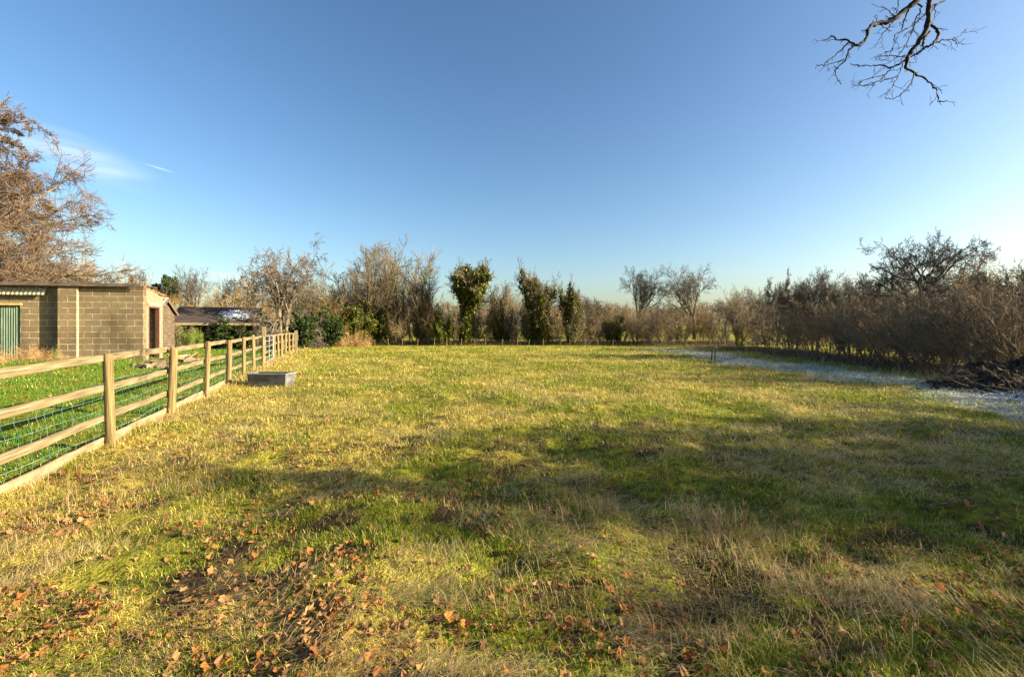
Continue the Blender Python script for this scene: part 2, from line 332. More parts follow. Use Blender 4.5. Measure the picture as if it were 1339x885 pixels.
def fallen_leaves():
    rng = np.random.RandomState(11)
    n = 34000; x, y = scatter(rng, n, 1.9, 1.3, 13, .5)
    dens = (.6 + .6 * (x < 0)) * sm(.40, .68, fbm(x, y, .55, 6)) * (1 - .9 * sm(3.5, 9, y)) * (x > fence_x(y)) + .06
    k = rng.rand(n) < dens; x, y = x[k], y[k]; n = len(x)
    z = gz(x, y) + .004 + .022 * rng.rand(n) ** 1.5
    s = .010 + .021 * rng.rand(n) ** 2.2
    prof = [(0, 0), (.22, .35), (.38, .55), (.5, .38), (.7, .52), (.82, .25), (1, 0)]
    cu = (rng.rand(n) - .3) * 1.6; fold = rng.rand(n) * .9
    # leaf in local coords: t along, half width h: 7 centre points + 5 left + 5 right
    ts = np.array([p[0] for p in prof]); hs = np.array([p[1] for p in prof])
    cen = np.stack([ts - .5, 0 * ts, 0 * ts], -1); lf = np.stack([ts[1:-1] - .5, hs[1:-1], 0 * ts[1:-1]], -1); rt = lf * [1, -1, 1]
    P = np.concatenate([cen, lf, rt]); P = np.broadcast_to(P, (n, 17, 3)).copy()
    P[..., 1] *= (.7 + .5 * rng.rand(n))[:, None]
    P += rng.randn(n, 17, 3) * .075
    P[..., 2] += np.abs(P[..., 1]) * fold[:, None] + (P[..., 0] ** 2) * cu[:, None]
    P *= s[:, None, None] * 2
    az, ti, ro = rng.rand(n) * 6.28, rng.randn(n) * .35, rng.randn(n) * .35
    ca, sa = np.cos(az), np.sin(az); ct, st_ = np.cos(ti), np.sin(ti); cr, sr = np.cos(ro), np.sin(ro)
    X, Y, Z = P[..., 0], P[..., 1], P[..., 2]
    Y, Z = Y * cr[:, None] - Z * sr[:, None], Y * sr[:, None] + Z * cr[:, None]
    X, Z = X * ct[:, None] - Z * st_[:, None], X * st_[:, None] + Z * ct[:, None]
    X, Y = X * ca[:, None] - Y * sa[:, None], X * sa[:, None] + Y * ca[:, None]
    V = np.stack([X + x[:, None], Y + y[:, None], Z + z[:, None]], -1).reshape(-1, 3)
    q = []; tr = []
    for off, flip in ((7, 0), (12, 1)):
        for i in range(4):
            f = [1 + i, 2 + i, off + i + 1, off + i]; q.append(f[::-1] if flip else f)
        tr.append([0, 1, off]); tr.append([5, 6, off + 4])
    o = np.arange(n)[:, None] * 17
    Q = np.concatenate([o + np.array([f]) for f in q]); T = np.concatenate([o + np.array([f]) for f in tr])
    col = pal(rng, n, [(.36, .15, .04), (.28, .11, .03), (.40, .22, .09), (.20, .10, .045), (.32, .19, .08), (.14, .075, .035), (.22, .13, .06)], .25)
    me = mesh_np('fallen_leaves', V, [Q, T], M_dead, np.repeat(col, 17, 0)); tag(link('fallen_leaves', me), 'curled orange and brown dead leaves lying on the grass', 'fallen leaves', kind='stuff')
fallen_leaves()

# ------------------------------------------------------------------ tree generator
def grow(rng, P, D, L, R, n, wander, trop, taper):
    Nn = len(P); pts = [P]; D = D / (np.linalg.norm(D, axis=1, keepdims=True) + 1e-9); step = (L / (n - 1))[:, None]
    for i in range(n - 1):
        D = D + rng.randn(Nn, 3) * wander; D[:, 2] += trop; D /= np.linalg.norm(D, axis=1, keepdims=True) + 1e-9
        P = P + D * step; pts.append(P)
    t = np.linspace(0, 1, n)[None]
    return np.stack(pts, 1), R[:, None] * (1 - t * (1 - taper))
def kids(rng, poly, rad, L, m, t0, t1, ang, sd, lr, shape, rr, side=1.0):
    Nn, n, _ = poly.shape; idx = np.repeat(np.arange(Nn), m); M_ = len(idx)
    t = np.tile((np.arange(m) + .5) / m, Nn) + (rng.rand(M_) - .5) / m; t = t0 + (t1 - t0) * t
    f = np.clip(t * (n - 1), 0, n - 1.001); i = f.astype(int); fr = (f - i)[:, None]
    a, b_ = poly[idx, i], poly[idx, i + 1]; P = a * (1 - fr) + b_ * fr; D = b_ - a; D /= np.linalg.norm(D, axis=1, keepdims=True) + 1e-9
    q = rng.randn(M_, 3); q[:, 2] *= side; q -= (q * D).sum(1, keepdims=True) * D; q /= np.linalg.norm(q, axis=1, keepdims=True) + 1e-9
    an = np.radians(ang + rng.randn(M_) * sd)[:, None]; D2 = D * np.cos(an) + q * np.sin(an)
    Lc = L[idx] * lr * (1 - shape * t) * (.7 + .6 * rng.rand(M_))
    Rc = (rad[idx, i] * (1 - fr[:, 0]) + rad[idx, i + 1] * fr[:, 0]) * rr
    return P, D2, Lc, Rc
def make_tree(seed, stems, levels, children, rmin=.006, split=2, mats=(None, None), ivy=None, leaf=None):
    """stems: list of (pos, dir, length, radius). returns dict of meshes + size"""
    rng = np.random.RandomState(seed)
    P = np.array([s[0] for s in stems], float); D = np.array([s[1] for s in stems], float); L = np.array([s[2] for s in stems], float); R = np.array([s[3] for s in stems], float)
    tr, cr = Acc(), Acc(); polys = []
    for li, lv in enumerate(levels):
        poly, rad = grow(rng, P, D, L, R, *lv[0:1], *lv[2:]); rad = np.maximum(rad, rmin)
        V, Q = tubes(poly, rad, lv[1]); (tr if li < split else cr).add(V, Q); polys.append(poly)
        if li < len(children): P, D, L, R = kids(rng, poly, rad, L, *children[li])
    out = {'trunk': tr.mesh('trunk', mats[0], True)}
    if cr.n: out['crown'] = cr.mesh('crown', mats[1])
    if ivy:
        cnt, spread, size, lvls, tmax, cols = ivy
        pp = []
        for li in lvls:
            po = polys[li]; k = int(cnt / len(lvls)); i = rng.randint(0, len(po), k); t = rng.rand(k) * tmax * (po.shape[1] - 1); j = np.minimum(t.astype(int), po.shape[1] - 2); f = (t - j)[:, None]
            q = po[i, j] * (1 - f) + po[i, j + 1] * f + rng.randn(k, 3) * spread * (.4 + rng.rand(k, 1))
            if len(lvls) > 3:
                ce = q[rng.randint(0, k, 34 if li < 2 else 90)]; dd = np.min(np.linalg.norm(q[:, None] - ce[None], axis=2), 1); q = q[(dd < .62) | (rng.rand(k) < .12)]
            pp.append(q)
        out['ivy'] = leaves_mesh(rng, np.concatenate(pp), size, cols, 'ivy')
    if leaf:
        cnt, spread, size, li, cols = leaf; po = polys[li]; i = rng.randint(0, len(po), cnt); t = rng.rand(cnt)[:, None] * .999 * (po.shape[1] - 1); j = t.astype(int)[:, 0]; f = t - j[:, None]
        out['foliage'] = leaves_mesh(rng, po[i, j] * (1 - f) + po[i, np.minimum(j + 1, po.shape[1] - 1)] * f + rng.randn(cnt, 3) * spread, size, cols, 'foliage')
    allp = np.concatenate([p.reshape(-1, 3) for p in polys]); lo, hi = np.percentile(allp, .3, 0), np.percentile(allp, 99.7, 0)
    out['H'] = np.percentile(allp[:, 2], 99); out['W'] = (hi[0] - lo[0] + hi[1] - lo[1]) / 2
    return out
def leaves_mesh(rng, P, size, cols, name):
    n = len(P); s = size * (.6 + .8 * rng.rand(n))[:, None]
    a = rng.randn(n, 3); a /= np.linalg.norm(a, axis=1, keepdims=True); b_ = np.cross(a, rng.randn(n, 3)); b_ /= np.linalg.norm(b_, axis=1, keepdims=True)
    V = np.stack([P - a * s * .6, P + b_ * s * .42, P + a * s * .6, P - b_ * s * .42], 1).reshape(-1, 3)
    Q = np.arange(n)[:, None] * 4 + np.array([[0, 1, 2, 3]])
    return mesh_np(name, V, [Q], M_leaf, np.repeat(pal(rng, n, cols, .3), 4, 0))
def place(kind, x, y, H, Wd, label, cat, name='bare_tree', group=None, rz=None, z=None, trunkname='trunk'):
    T = TREES[kind]; rz = (x * 7.3 + y * 3.1) % 6.283 if rz is None else rz
    o = thing(name, label, cat, (x, y, (G(x, y) if z is None else z) - .05), rz, group)
    s = (Wd / T['W'], Wd / T['W'], H / T['H'])
    for k in ('trunk', 'crown', 'ivy', 'foliage'):
        if k in T:
            c = link(trunkname if k == 'trunk' else k, T[k], o)
            if k == 'trunk' and 'tm' in T: pass
    o.scale = s
    return o
def pplace(kind, px, y, top, wpx, label, cat='tree', **k):
    x = xat(px, y); g = G(x, y); return place(kind, x, y, zat(top, y) - g + .05, wpx / F * y, label, cat, **k)

IVY = [(.06, .075, .010), (.11, .12, .014), (.16, .16, .02), (.035, .05, .010)]
IVYL = [(.10, .13, .02), (.16, .18, .03), (.07, .09, .015)]
up = (0, 0, 1)
def ring(n, tilt, L, R, seed, r0=.1, var=.5):
    rg = random.Random(seed); out = []
    for i in range(n):
        a = i * 2.399 + rg.random(); t = math.radians(tilt * (.4 + .8 * rg.random())); c, s = math.cos(a), math.sin(a)
        out.append(((c * r0, s * r0, 0), (c * math.sin(t), s * math.sin(t), math.cos(t)), L * (1 - var / 2 + var * rg.random()), R * (.7 + .5 * rg.random())))
    return out
TREES = {}
# level = (points, sides, wander, tropism, taper); child = (m, t0, t1, angle, sd, length ratio, shape, radius ratio)
TREES['ash'] = make_tree(72, [((-.3, 0, 0), (-.1, 0, 1), 1.3, .22), ((.35, .2, 0), (.15, .1, 1), 1.2, .2)], [(5, 8, .04, 0, .85), (10, 6, .045, .012, .25), (7, 5, .07, .045, .35), (6, 4, .08, .045, .4), (5, 3, .09, .04, .5)],
    [(9, .45, 1, 25, 9, 5.2, 0, .5), (11, .22, .96, 30, 7, .34, .35, .55), (7, .15, .97, 30, 9, .48, .2, .6), (5, .15, .95, 32, 10, .5, .2, .7)], .0095, 2, (M_bark, M_twig), ivy=(7000, .16, .13, (0, 1, 1), .5, IVY))
TREES['narrow'] = make_tree(2, ring(4, 8, 8, .13, 2, .25, .2), [(9, 7, .035, .02, .25), (8, 5, .05, .07, .3), (6, 4, .07, .06, .4), (5, 3, .08, .05, .5)],
    [(15, .12, .96, 30, 7, .36, .35, .6), (7, .12, .97, 30, 9, .45, .2, .6), (5, .15, .95, 30, 9, .55, .2, .7)], .012, 2, (M_bark, M_twig), ivy=(6000, .2, .13, (0, 0, 1), .5, IVY))
for s_, nm, nst in ((3, 'ivied', 1), (37, 'ivied2', 1)):
    TREES[nm] = make_tree(s_, [((0, 0, 0), (0, .02, 1), 3.0, .22)], [(8, 8, .03, 0, .8), (8, 6, .07, .04, .3), (7, 5, .10, .035, .35), (6, 4, .11, .03, .4), (4, 3, .13, .02, .6)],
        [(9, .55, 1, 34, 12, 1.15, .0, .5), (9, .2, 1, 38, 10, .56, .35, .6), (7, .2, 1, 36, 10, .52, .25, .6), (6, .2, 1, 36, 10, .5, .2, .7)], .012, 2, (M_bark, M_twig), ivy=(58000, .22, .18, (0, 1, 1, 2, 2, 2) if s_ == 3 else (0, 1, 1, 2), .80 if s_ == 3 else .66, IVY))
TREES['round'] = make_tree(4, [((0, 0, 0), (0, .02, 1), 3.0, .24)], [(6, 8, .03, 0, .85), (8, 6, .06, .03, .35), (7, 5, .09, .03, .35), (6, 4, .11, .02, .4), (4, 3, .13, .02, .6), (3, 3, .15, .02, .6)],
    [(7, .75, 1, 30, 8, 1.35, .0, .55), (8, .30, 1, 33, 8, .62, .35, .6), (7, .25, 1, 34, 10, .52, .3, .6), (6, .2, 1, 36, 10, .5, .2, .7), (3, .2, 1, 38, 12, .5, 0, .8)], .009, 3, (M_twig_grey, M_twig_grey))
TREES['stag'] = make_tree(5, [((0, 0, 0), (-.05, 0, 1), 4, .26), ((.4, 0, 0), (.22, .1, 1), 3.6, .2)], [(7, 8, .05, 0, .8), (9, 6, .17, .04, .35), (7, 5, .20, .03, .35), (5, 4, .20, .02, .4), (4, 3, .18, .02, .6), (3, 3, .18, .02, .6)],
    [(6, .6, 1, 40, 8, 1.0, .0, .6), (8, .35, 1, 42, 10, .42, .2, .6), (7, .25, 1, 42, 12, .52, .2, .6), (6, .2, 1, 42, 14, .5, .2, .7), (4, .2, 1, 42, 14, .55, 0, .8)], .013, 3, (M_twig_grey, M_twig_grey))
TREES['apple'] = make_tree(61, [((0, 0, 0), (-.15, 0, 1), 2.2, .16), ((.15, 0, 0), (.25, .1, 1), 2.5, .13)], [(6, 8, .08, 0, .8), (9, 6, .20, -.035, .25), (7, 4, .24, -.02, .35), (5, 3, .25, .0, .4), (4, 3, .25, -.02, .5), (3, 3, .25, 0, .5)],
    [(8, .35, 1, 45, 12, 1.35, .1, .6), (9, .2, 1, 50, 14, .42, .3, .55), (6, .15, 1, 50, 14, .5, .25, .6), (5, .2, 1, 50, 16, .5, .2, .7), (3, .3, 1, 45, 14, .6, 0, .8)], .007, 2, (M_bark, M_twig_grey))
TREES['beech'] = make_tree(7, [((0, 0, 0), (0, 0, 1), 11, .42)], [(10, 10, .03, .02, .3), (10, 6, .07, -.03, .2), (8, 5, .12, -.01, .3), (6, 4, .13, -.01, .35), (4, 3, .15, 0, .5), (3, 3, .15, 0, .5)],
    [(56, .08, .99, 74, 9, .80, .80, .36), (13, .15, 1, 42, 12, .40, .45, .5, .45), (8, .12, 1, 42, 12, .45, .3, .55, .5), (6, .15, 1, 42, 14, .42, .2, .6, .6), (2, .2, 1, 30, 12, 1.15, 0, .8)], .009, 2, (M_bark, M_twig_red))
TREES['hawthorn'] = make_tree(8, ring(5, 22, 2.6, .09, 8, .1), [(7, 6, .12, .03, .3), (7, 4, .18, .0, .35), (5, 3, .2, 0, .4), (4, 3, .2, 0, .5), (3, 3, .2, 0, .5)],
    [(9, .25, 1, 46, 12, .6, .3, .55), (8, .15, 1, 46, 14, .5, .25, .6), (7, .15, 1, 46, 16, .5, .2, .6), (4, .2, 1, 46, 14, .55, 0, .8)], .006, 2, (M_twig_grey, M_twig_brown))
TREES['spread'] = make_tree(92, [((0, 0, 0), (-.12, 0, 1), 4.4, .20), ((.3, 0, 0), (.35, .1, 1), 4.2, .16)], [(7, 8, .08, 0, .7), (9, 6, .13, -.005, .25), (7, 4, .15, -.01, .35), (5, 3, .17, 0, .4), (4, 3, .17, 0, .5), (3, 3, .18, 0, .5)],
    [(10, .5, 1, 66, 9, .80, .1, .5), (8, .15, 1, 44, 12, .45, .35, .55, .3), (6, .15, 1, 42, 14, .48, .25, .6, .35), (5, .15, 1, 42, 14, .5, .2, .65, .4), (3, .2, 1, 42, 14, .55, 0, .8)], .008, 2, (M_twig_grey, M_twig_grey))
for s_, nm, mt in ((20, 'bush1', M_twig_brown), (21, 'bush2', M_twig_brown), (22, 'bush3', M_twig_grey), (23, 'bush4', M_twig_gold)):
    TREES[nm] = make_tree(s_, ring(11, 34, 2.3, .036, s_, .3), [(6, 4, .10, .03, .4), (5, 3, .15, .02, .4), (4, 3, .18, .02, .5), (3, 3, .2, .0, .5)],
        [(8, .08, 1, 38, 12, .5, .25, .6), (6, .1, 1, 42, 14, .5, .2, .7), (5, .1, 1, 44, 14, .55, .0, .8)], .0042, 1, (M_twig_grey if nm == 'bush3' else M_bark, mt))
TREES['bramble'] = make_tree(30, ring(60, 60, 1.5, .008, 30, .9), [(8, 3, .14, -.14, .5), (4, 3, .2, -.03, .5), (3, 3, .2, 0, .5)],
        [(8, .1, 1, 45, 14, .35, .2, .8), (4, .1, 1, 45, 14, .5, 0, .8)], .006, 1, (M_twig_tan, M_twig_tan))
TREES['hazel'] = make_tree(31, ring(16, 20, 3.4, .03, 31, .35), [(7, 4, .07, .03, .4), (5, 3, .12, .05, .4), (4, 3, .15, .04, .5), (3, 3, .15, .03, .5)],
        [(8, .15, 1, 30, 10, .4, .25, .6), (6, .1, 1, 34, 12, .5, .2, .7), (4, .1, 1, 36, 12, .55, .0, .8)], .007, 1, (M_bark, M_twig_gold))
def shrub(seed, cols, cnt, size, mt=M_bark, n=9, tilt=40, sp=.10):
    return make_tree(seed, ring(n, tilt, 2.0, .03, seed, .25), [(6, 4, .10, .03, .4), (5, 3, .2, .02, .4), (4, 3, .2, .0, .5)], [(8, .15, 1, 42, 14, .5, .2, .6), (6, .1, 1, 44, 14, .5, .1, .7)], .005, 1, (mt, mt), leaf=(cnt, sp, size, 2, cols))
TREES['laurel'] = shrub(40, [(.02, .035, .009), (.03, .055, .012), (.014, .025, .008), (.06, .10, .018)], 9000, .16)
TREES['ivymound'] = shrub(41, IVY, 9000, .12)
TREES['pale'] = shrub(42, [(.16, .15, .07), (.24, .20, .11), (.10, .11, .04)], 5200, .09, M_twig_brown)
TREES['golden'] = shrub(43, [(.13, .20, .02), (.20, .27, .03), (.08, .12, .02)], 3000, .10)
TREES['rosette'] = shrub(44, [(.10, .19, .03), (.16, .25, .04)], 900, .10, n=6)
TREES['pine'] = make_tree(50, [((0, 0, 0), (.03, 0, 1), 8, .2)], [(8, 7, .03, 0, .5), (6, 4, .12, .05, .4), (4, 3, .15, .05, .5)], [(16, .55, 1, 62, 12, .42, .55, .4), (7, .3, 1, 45, 12, .45, .2, .6)], .02, 2, (M_bark, M_bark),
    leaf=(9000, .20, .26, 2, [(.02, .045, .015), (.04, .07, .02), (.07, .09, .022)]))
TREES['pine']['foliage'].name = 'needles'

# ------------------------------------------------------------------ post-and-rail fence, gates
def wobble_box(l, h, t, rng, n=10, amp=.006):
    xs = np.linspace(0, l, n); V = []
    dz = np.cumsum(rng.randn(n)) * amp * .5; dz -= np.linspace(0, dz[-1], n)
    for i, x in enumerate(xs):
        e1, e2 = rng.randn(2) * amp * .5
        V += [(x, -t / 2, -h / 2 + dz[i] + e1), (x, t / 2, -h / 2 + dz[i] + e1), (x, t / 2, h / 2 + dz[i] + e2), (x, -t / 2, h / 2 + dz[i] + e2)]
    Q = []
    for i in range(n - 1):
        for j in range(4):
            a = i * 4 + j; b_ = i * 4 + (j + 1) % 4; Q.append((a, b_, b_ + 4, a + 4))
    Q += [(3, 2, 1, 0), tuple(4 * (n - 1) + j for j in range(4))]
    return V, Q
def rail(parent, p0, p1, h, t, mat, seed, name='rail'):
    p0, p1 = Vector(p0), Vector(p1); d = p1 - p0; rng = np.random.RandomState(seed)
    V, Q = wobble_box(d.length, h, t, rng, max(4, int(d.length / .18)), .006)
    me = mesh_np(name, V, [Q], mat); bevelled(me, .004)
    o = link(name, me, parent); o.location = p0 - parent.location
    o.rotation_euler = (seed * .01 % .03, -math.asin(d.z / d.length), math.atan2(d.y, d.x)); return o
def round_post(parent, x, y, z0, h, r, seed, lean=.02, name='post', mat=None):
    rng = np.random.RandomState(seed); k, n = 18, 10; zs = np.concatenate([np.linspace(-.25, h - .02, n - 1), [h]])
    a = np.arange(k) / k * 2 * math.pi; rk = r * (1 + rng.randn(k) * .035)
    V = []
    for i, z in enumerate(zs):
        rr = rk * (1 + rng.randn() * .02) * (1 if i < n - 1 else .88)
        V += [(c * q, s * q, z + (rng.randn() * .003 if i == n - 1 else 0)) for c, s, q in zip(np.cos(a), np.sin(a), rr)]
    Q = [(i * k + j, i * k + (j + 1) % k, (i + 1) * k + (j + 1) % k, (i + 1) * k + j) for i in range(n - 1) for j in range(k)]
    V.append((0, 0, h + .004)); top = len(V) - 1; T = [((n - 1) * k + j, (n - 1) * k + (j + 1) % k, top) for j in range(k)]
    me = mesh_np(name, V, [Q, T], mat or M_post, smooth=False)
    o = link(name, me, parent); o.location = Vector((x, y, z0)) - parent.location; o.rotation_euler = (rng.randn() * lean, rng.randn() * lean, rng.rand() * 6); return o
def square_post(parent, x, y, z0, h, w_, seed, rz=0, mat=None, name='post'):
    me = mesh_np(name, *[(lambda a: (np.concatenate(a.V), [np.concatenate(a.F[4])]))(bx(-w_ / 2, w_ / 2, -w_ / 2, w_ / 2, -.25, h))][0], mat or M_wood); bevelled(me, .008)
    o = link(name, me, parent); o.location = Vector((x, y, z0)) - parent.location; o.rotation_euler = (0, 0, rz); return o
def bx(*a):
    A = Acc(); A.box(*a); return A
def fx(y): return float(fence_x(y))
FA = math.atan2(1, -.375)          # heading of the fence line
NL = Vector((-math.cos(FA - math.pi / 2), -math.sin(FA - math.pi / 2), 0))   # to the yard side
def fence(label, ys, thick, name, y_lo, y_hi, board, mesh, hz=1.17, posts_r=.054, gap=1):
    root = thing(name, label, 'fence', (fx(ys[0]), ys[0], G(fx(ys[0]), ys[0])))
    for i, y in enumerate(ys):
        r = posts_r * (1 + .12 * math.sin(i * 3.7)); round_post(root, fx(y), y, G(fx(y), y), hz + .04 * math.sin(i * 2.3 + 1), r, 60 + i + int(y))
    off = NL * (posts_r + .022)
    yy = [y_lo] + [y for i, y in enumerate(ys) if i % gap == 0 and y_lo + .5 < y < y_hi - .5] + [y_hi]
    for a, b_ in zip(yy[:-1], yy[1:]):
        for j, (z, h) in enumerate(((1.11, .088), (.74, .085), (.35, .085))):
            p0 = Vector((fx(a), a, G(fx(a), a) * 0 + gsm(a) + z)) + off; p1 = Vector((fx(b_), b_, gsm(b_) + z)) + off
            sag = (j * 13 + int(a * 10)) % 5 * .006
            rail(root, p0 + Vector((0, 0, -sag)), p1 + Vector((0, 0, -.012 + sag)), h, .038, M_wood, int(a * 31) + j)
        if board and a < board: rail(root, Vector((fx(a), a, gsm(a) + .04)) + off, Vector((fx(b_), b_, gsm(b_) + .04)) + off, .15, .03, M_board, int(a * 17) + 5, 'gravel_board')
    if mesh:
        o2 = NL * (posts_r + .05); ln = math.hypot(.375, 1); P3 = []; PR = []
        rng = np.random.RandomState(5); hzs = [.02, .16, .31, .47, .62, .78]
        ysw = np.arange(y_lo, y_hi, .16)
        warp = lambda y, z: .035 * math.sin(y * 2.1 + z * 7) * (z * 1.2) + .02 * math.sin(y * 5.3)
        def wp(y, z):
            sag = .025 * math.sin(y * 1.7 + z * 4); q = Vector((fx(y), y, gsm(y) + z + sag)) + o2 + NL * warp(y, z); return q
        A = Acc()
        for z in hzs:
            for k in range(0, len(ysw) - 1, 8):
                seg = [wp(float(v), z) for v in ysw[k:k + 9]]
                if len(seg) < 2: continue
                V, Q = tubes(np.array([seg]), np.full((1, len(seg)), .0028), 3); A.add(V, Q)
        for y in ysw:
            pts = []
            for i, z in enumerate(hzs):
                q = wp(float(y) + (.03 * ((i % 2) * 2 - 1)) * (1 if rng.rand() < .8 else 0), z); pts.append(q)
            V, Q = tubes(np.array([pts]), np.full((1, len(pts)), .0026), 3); A.add(V, Q)
        o = link('wire_mesh', A.mesh('wire_mesh', M_wire), root); o.location = -root.location
    return root
def gsm(y): return float(-.4 * sm(24, 46, y))
PY = [3.75, 5.8, 7.88, 9.95, 11.94, 13.84, 15.44, 17.35]
f1 = fence('near run of wooden post-and-rail fence with green stock netting and round posts', PY, .07, 'post_and_rail_fence', 1.9, 17.35, 8.0, True, gap=2)
f2 = fence('far run of wooden post-and-rail fence with close-set posts beyond the metal gate', [20.2, 21.6, 22.8, 24.5, 26.1, 28.0], .06, 'post_and_rail_fence', 19.9, 30.0, 0, False, hz=1.12, posts_r=.055, gap=2)
square_post(f2, fx(30.1), 30.1, gsm(30.1), 1.32, .17, 3, FA)
square_post(f2, fx(20) - .42, 20.0, 0, 1.50, .15, 4, FA)
# farthest short run
f3 = fence('short farthest run of fence with two stout posts beside the second gate', [33.6, 36.8], .06, 'post_and_rail_fence', 33.0, 37.3, 0, False, hz=1.15, posts_r=.07)
def gate(y0, y1, label, rise=0, seed=1):
    p0 = Vector((fx(y0), y0, gsm(y0))); L = math.hypot((y1 - y0) * .375, y1 - y0)
    g = thing('metal_gate', label, 'gate', p0, FA)
    def tube(a, b_, r, name='bar'):
        V, Q = tubes(np.array([[a, b_]]), np.full((1, 2), r), 10); link(name, mesh_np(name, V, [Q], M_galv, smooth=True), g)
    A = Acc()
    z0, z1 = .12, 1.13
    pts = [(0.03, 0, z0), (L - .03, 0, z0), (L - .03, 0, z1), (.03, 0, z1), (.03, 0, z0)]
    for a, b_ in zip(pts[:-1], pts[1:]):
        V, Q = tubes(np.array([[a, b_]]), np.full((1, 2), .024), 10); A.add(V, Q)
    link('gate_frame', A.mesh('gate_frame', M_galv, True), g)
    for z in (.30, .50, .71, .92): tube((0.03, 0, z), (L - .03, 0, z), .017)
    tube((L * .5, 0, z0), (L * .5, 0, z1), .014, 'brace')
    tube((-.05, 0, .3), (.04, 0, .3), .02, 'hinge'); tube((-.05, 0, .95), (.04, 0, .95), .02, 'hinge'); tube((L - .03, -.05, .85), (L + .08, -.05, .85), .012, 'latch')
gate(17.6, 19.9, 'galvanised metal bar gate in the gap between the two fence runs beside the tallest post')
gate(30.4, 32.9, 'small distant metal gate at the far end of the fence near the brambles')

# ------------------------------------------------------------------ galvanised water trough
def trough():
    # corners read from the photo: front edge from (323,505) to (384,505), right end runs back
    y0 = 11.75; x0 = xat(323, y0); L = 1.03; W = .46; H = .34
    r = thing('water_trough', 'grey galvanised rectangular water trough on the straw by the fence', 'trough', (x0, y0, G(x0 + .5, y0) + .01), math.radians(-5.0))
    A = Acc(); s = .02  # tapered body, open top
    o = [(s, s), (L - s, s), (L - s, W - s), (s, W - s)]; tpo = [(0, 0), (L, 0), (L, W), (0, W)]; th = .014
    ti = [(th, th), (L - th, th), (L - th, W - th), (th, W - th)]; bi = [(s + th, s + th), (L - s - th, s + th), (L - s - th, W - s - th), (s + th, W - s - th)]
    V = [(x, y, 0) for x, y in o] + [(x, y, H) for x, y in tpo] + [(x, y, H) for x, y in ti] + [(x, y, .03) for x, y in bi]
    Q = [(3, 2, 1, 0), (12, 13, 14, 15)]
    for i in range(4):
        j = (i + 1) % 4; Q += [(i, j, 4 + j, 4 + i), (4 + i, 4 + j, 8 + j, 8 + i), (8 + i, 8 + j, 12 + j, 12 + i)]
    A.add(V, Q); me = A.mesh('body', M_trough); link('body', me, r)
    B = Acc(); e_ = .028; h = .024
    B.box(-e_, L + e_, -e_, .004, H - h, H + .006); B.box(-e_, L + e_, W - .004, W + e_, H - h, H + .006); B.box(-e_, .004, .0045, W - .0045, H - h, H + .004); B.box(L - .004, L + e_, .0045, W - .0045, H - h, H + .004)
    link('rim', bevelled(B.mesh('rim', M_galv), .005), r)
    m, t, p = newmat('trough_water', .05); p.inputs['Base Color'].default_value = (.03, .035, .03, 1); p.inputs['Specular IOR Level'].default_value = .5
    wv = [(s, s, H * .45), (L - s, s, H * .45), (L - s, W - s, H * .45), (s, W - s, H * .45)]
    link('water', mesh_np('water', [(x * .97 + L * .015, y * .95 + W * .025, z) for x, y, z in wv], [[(0, 1, 2, 3)]], m), r)
trough()

# ------------------------------------------------------------------ pair of leaning stakes in the field
y0 = 20.5; x0 = xat(932, y0)
st = thing('leaning_stakes', 'pair of short dark wooden stakes joined by a crosspiece in the open field', 'stakes', (x0, y0, G(x0, y0)))
for i, (dx, ln_) in enumerate(((-.08, .09), (.08, .06))):
    V, Q = tubes(np.array([[(dx, 0, -.15), (dx + ln_ * .5, 0, .30), (dx + ln_, 0, .60)]]), np.array([[.035, .034, .032]]), 8); link('stake', mesh_np('stake', V, [Q], M_bark), st)
V, Q = tubes(np.array([[(-.02, -.04, .555), (.12, -.04, .60), (.30, -.03, .60)]]), np.array([[.022, .026, .02]]), 7); link('crosspiece', mesh_np('crosspiece', V, [Q], M_wood), st)

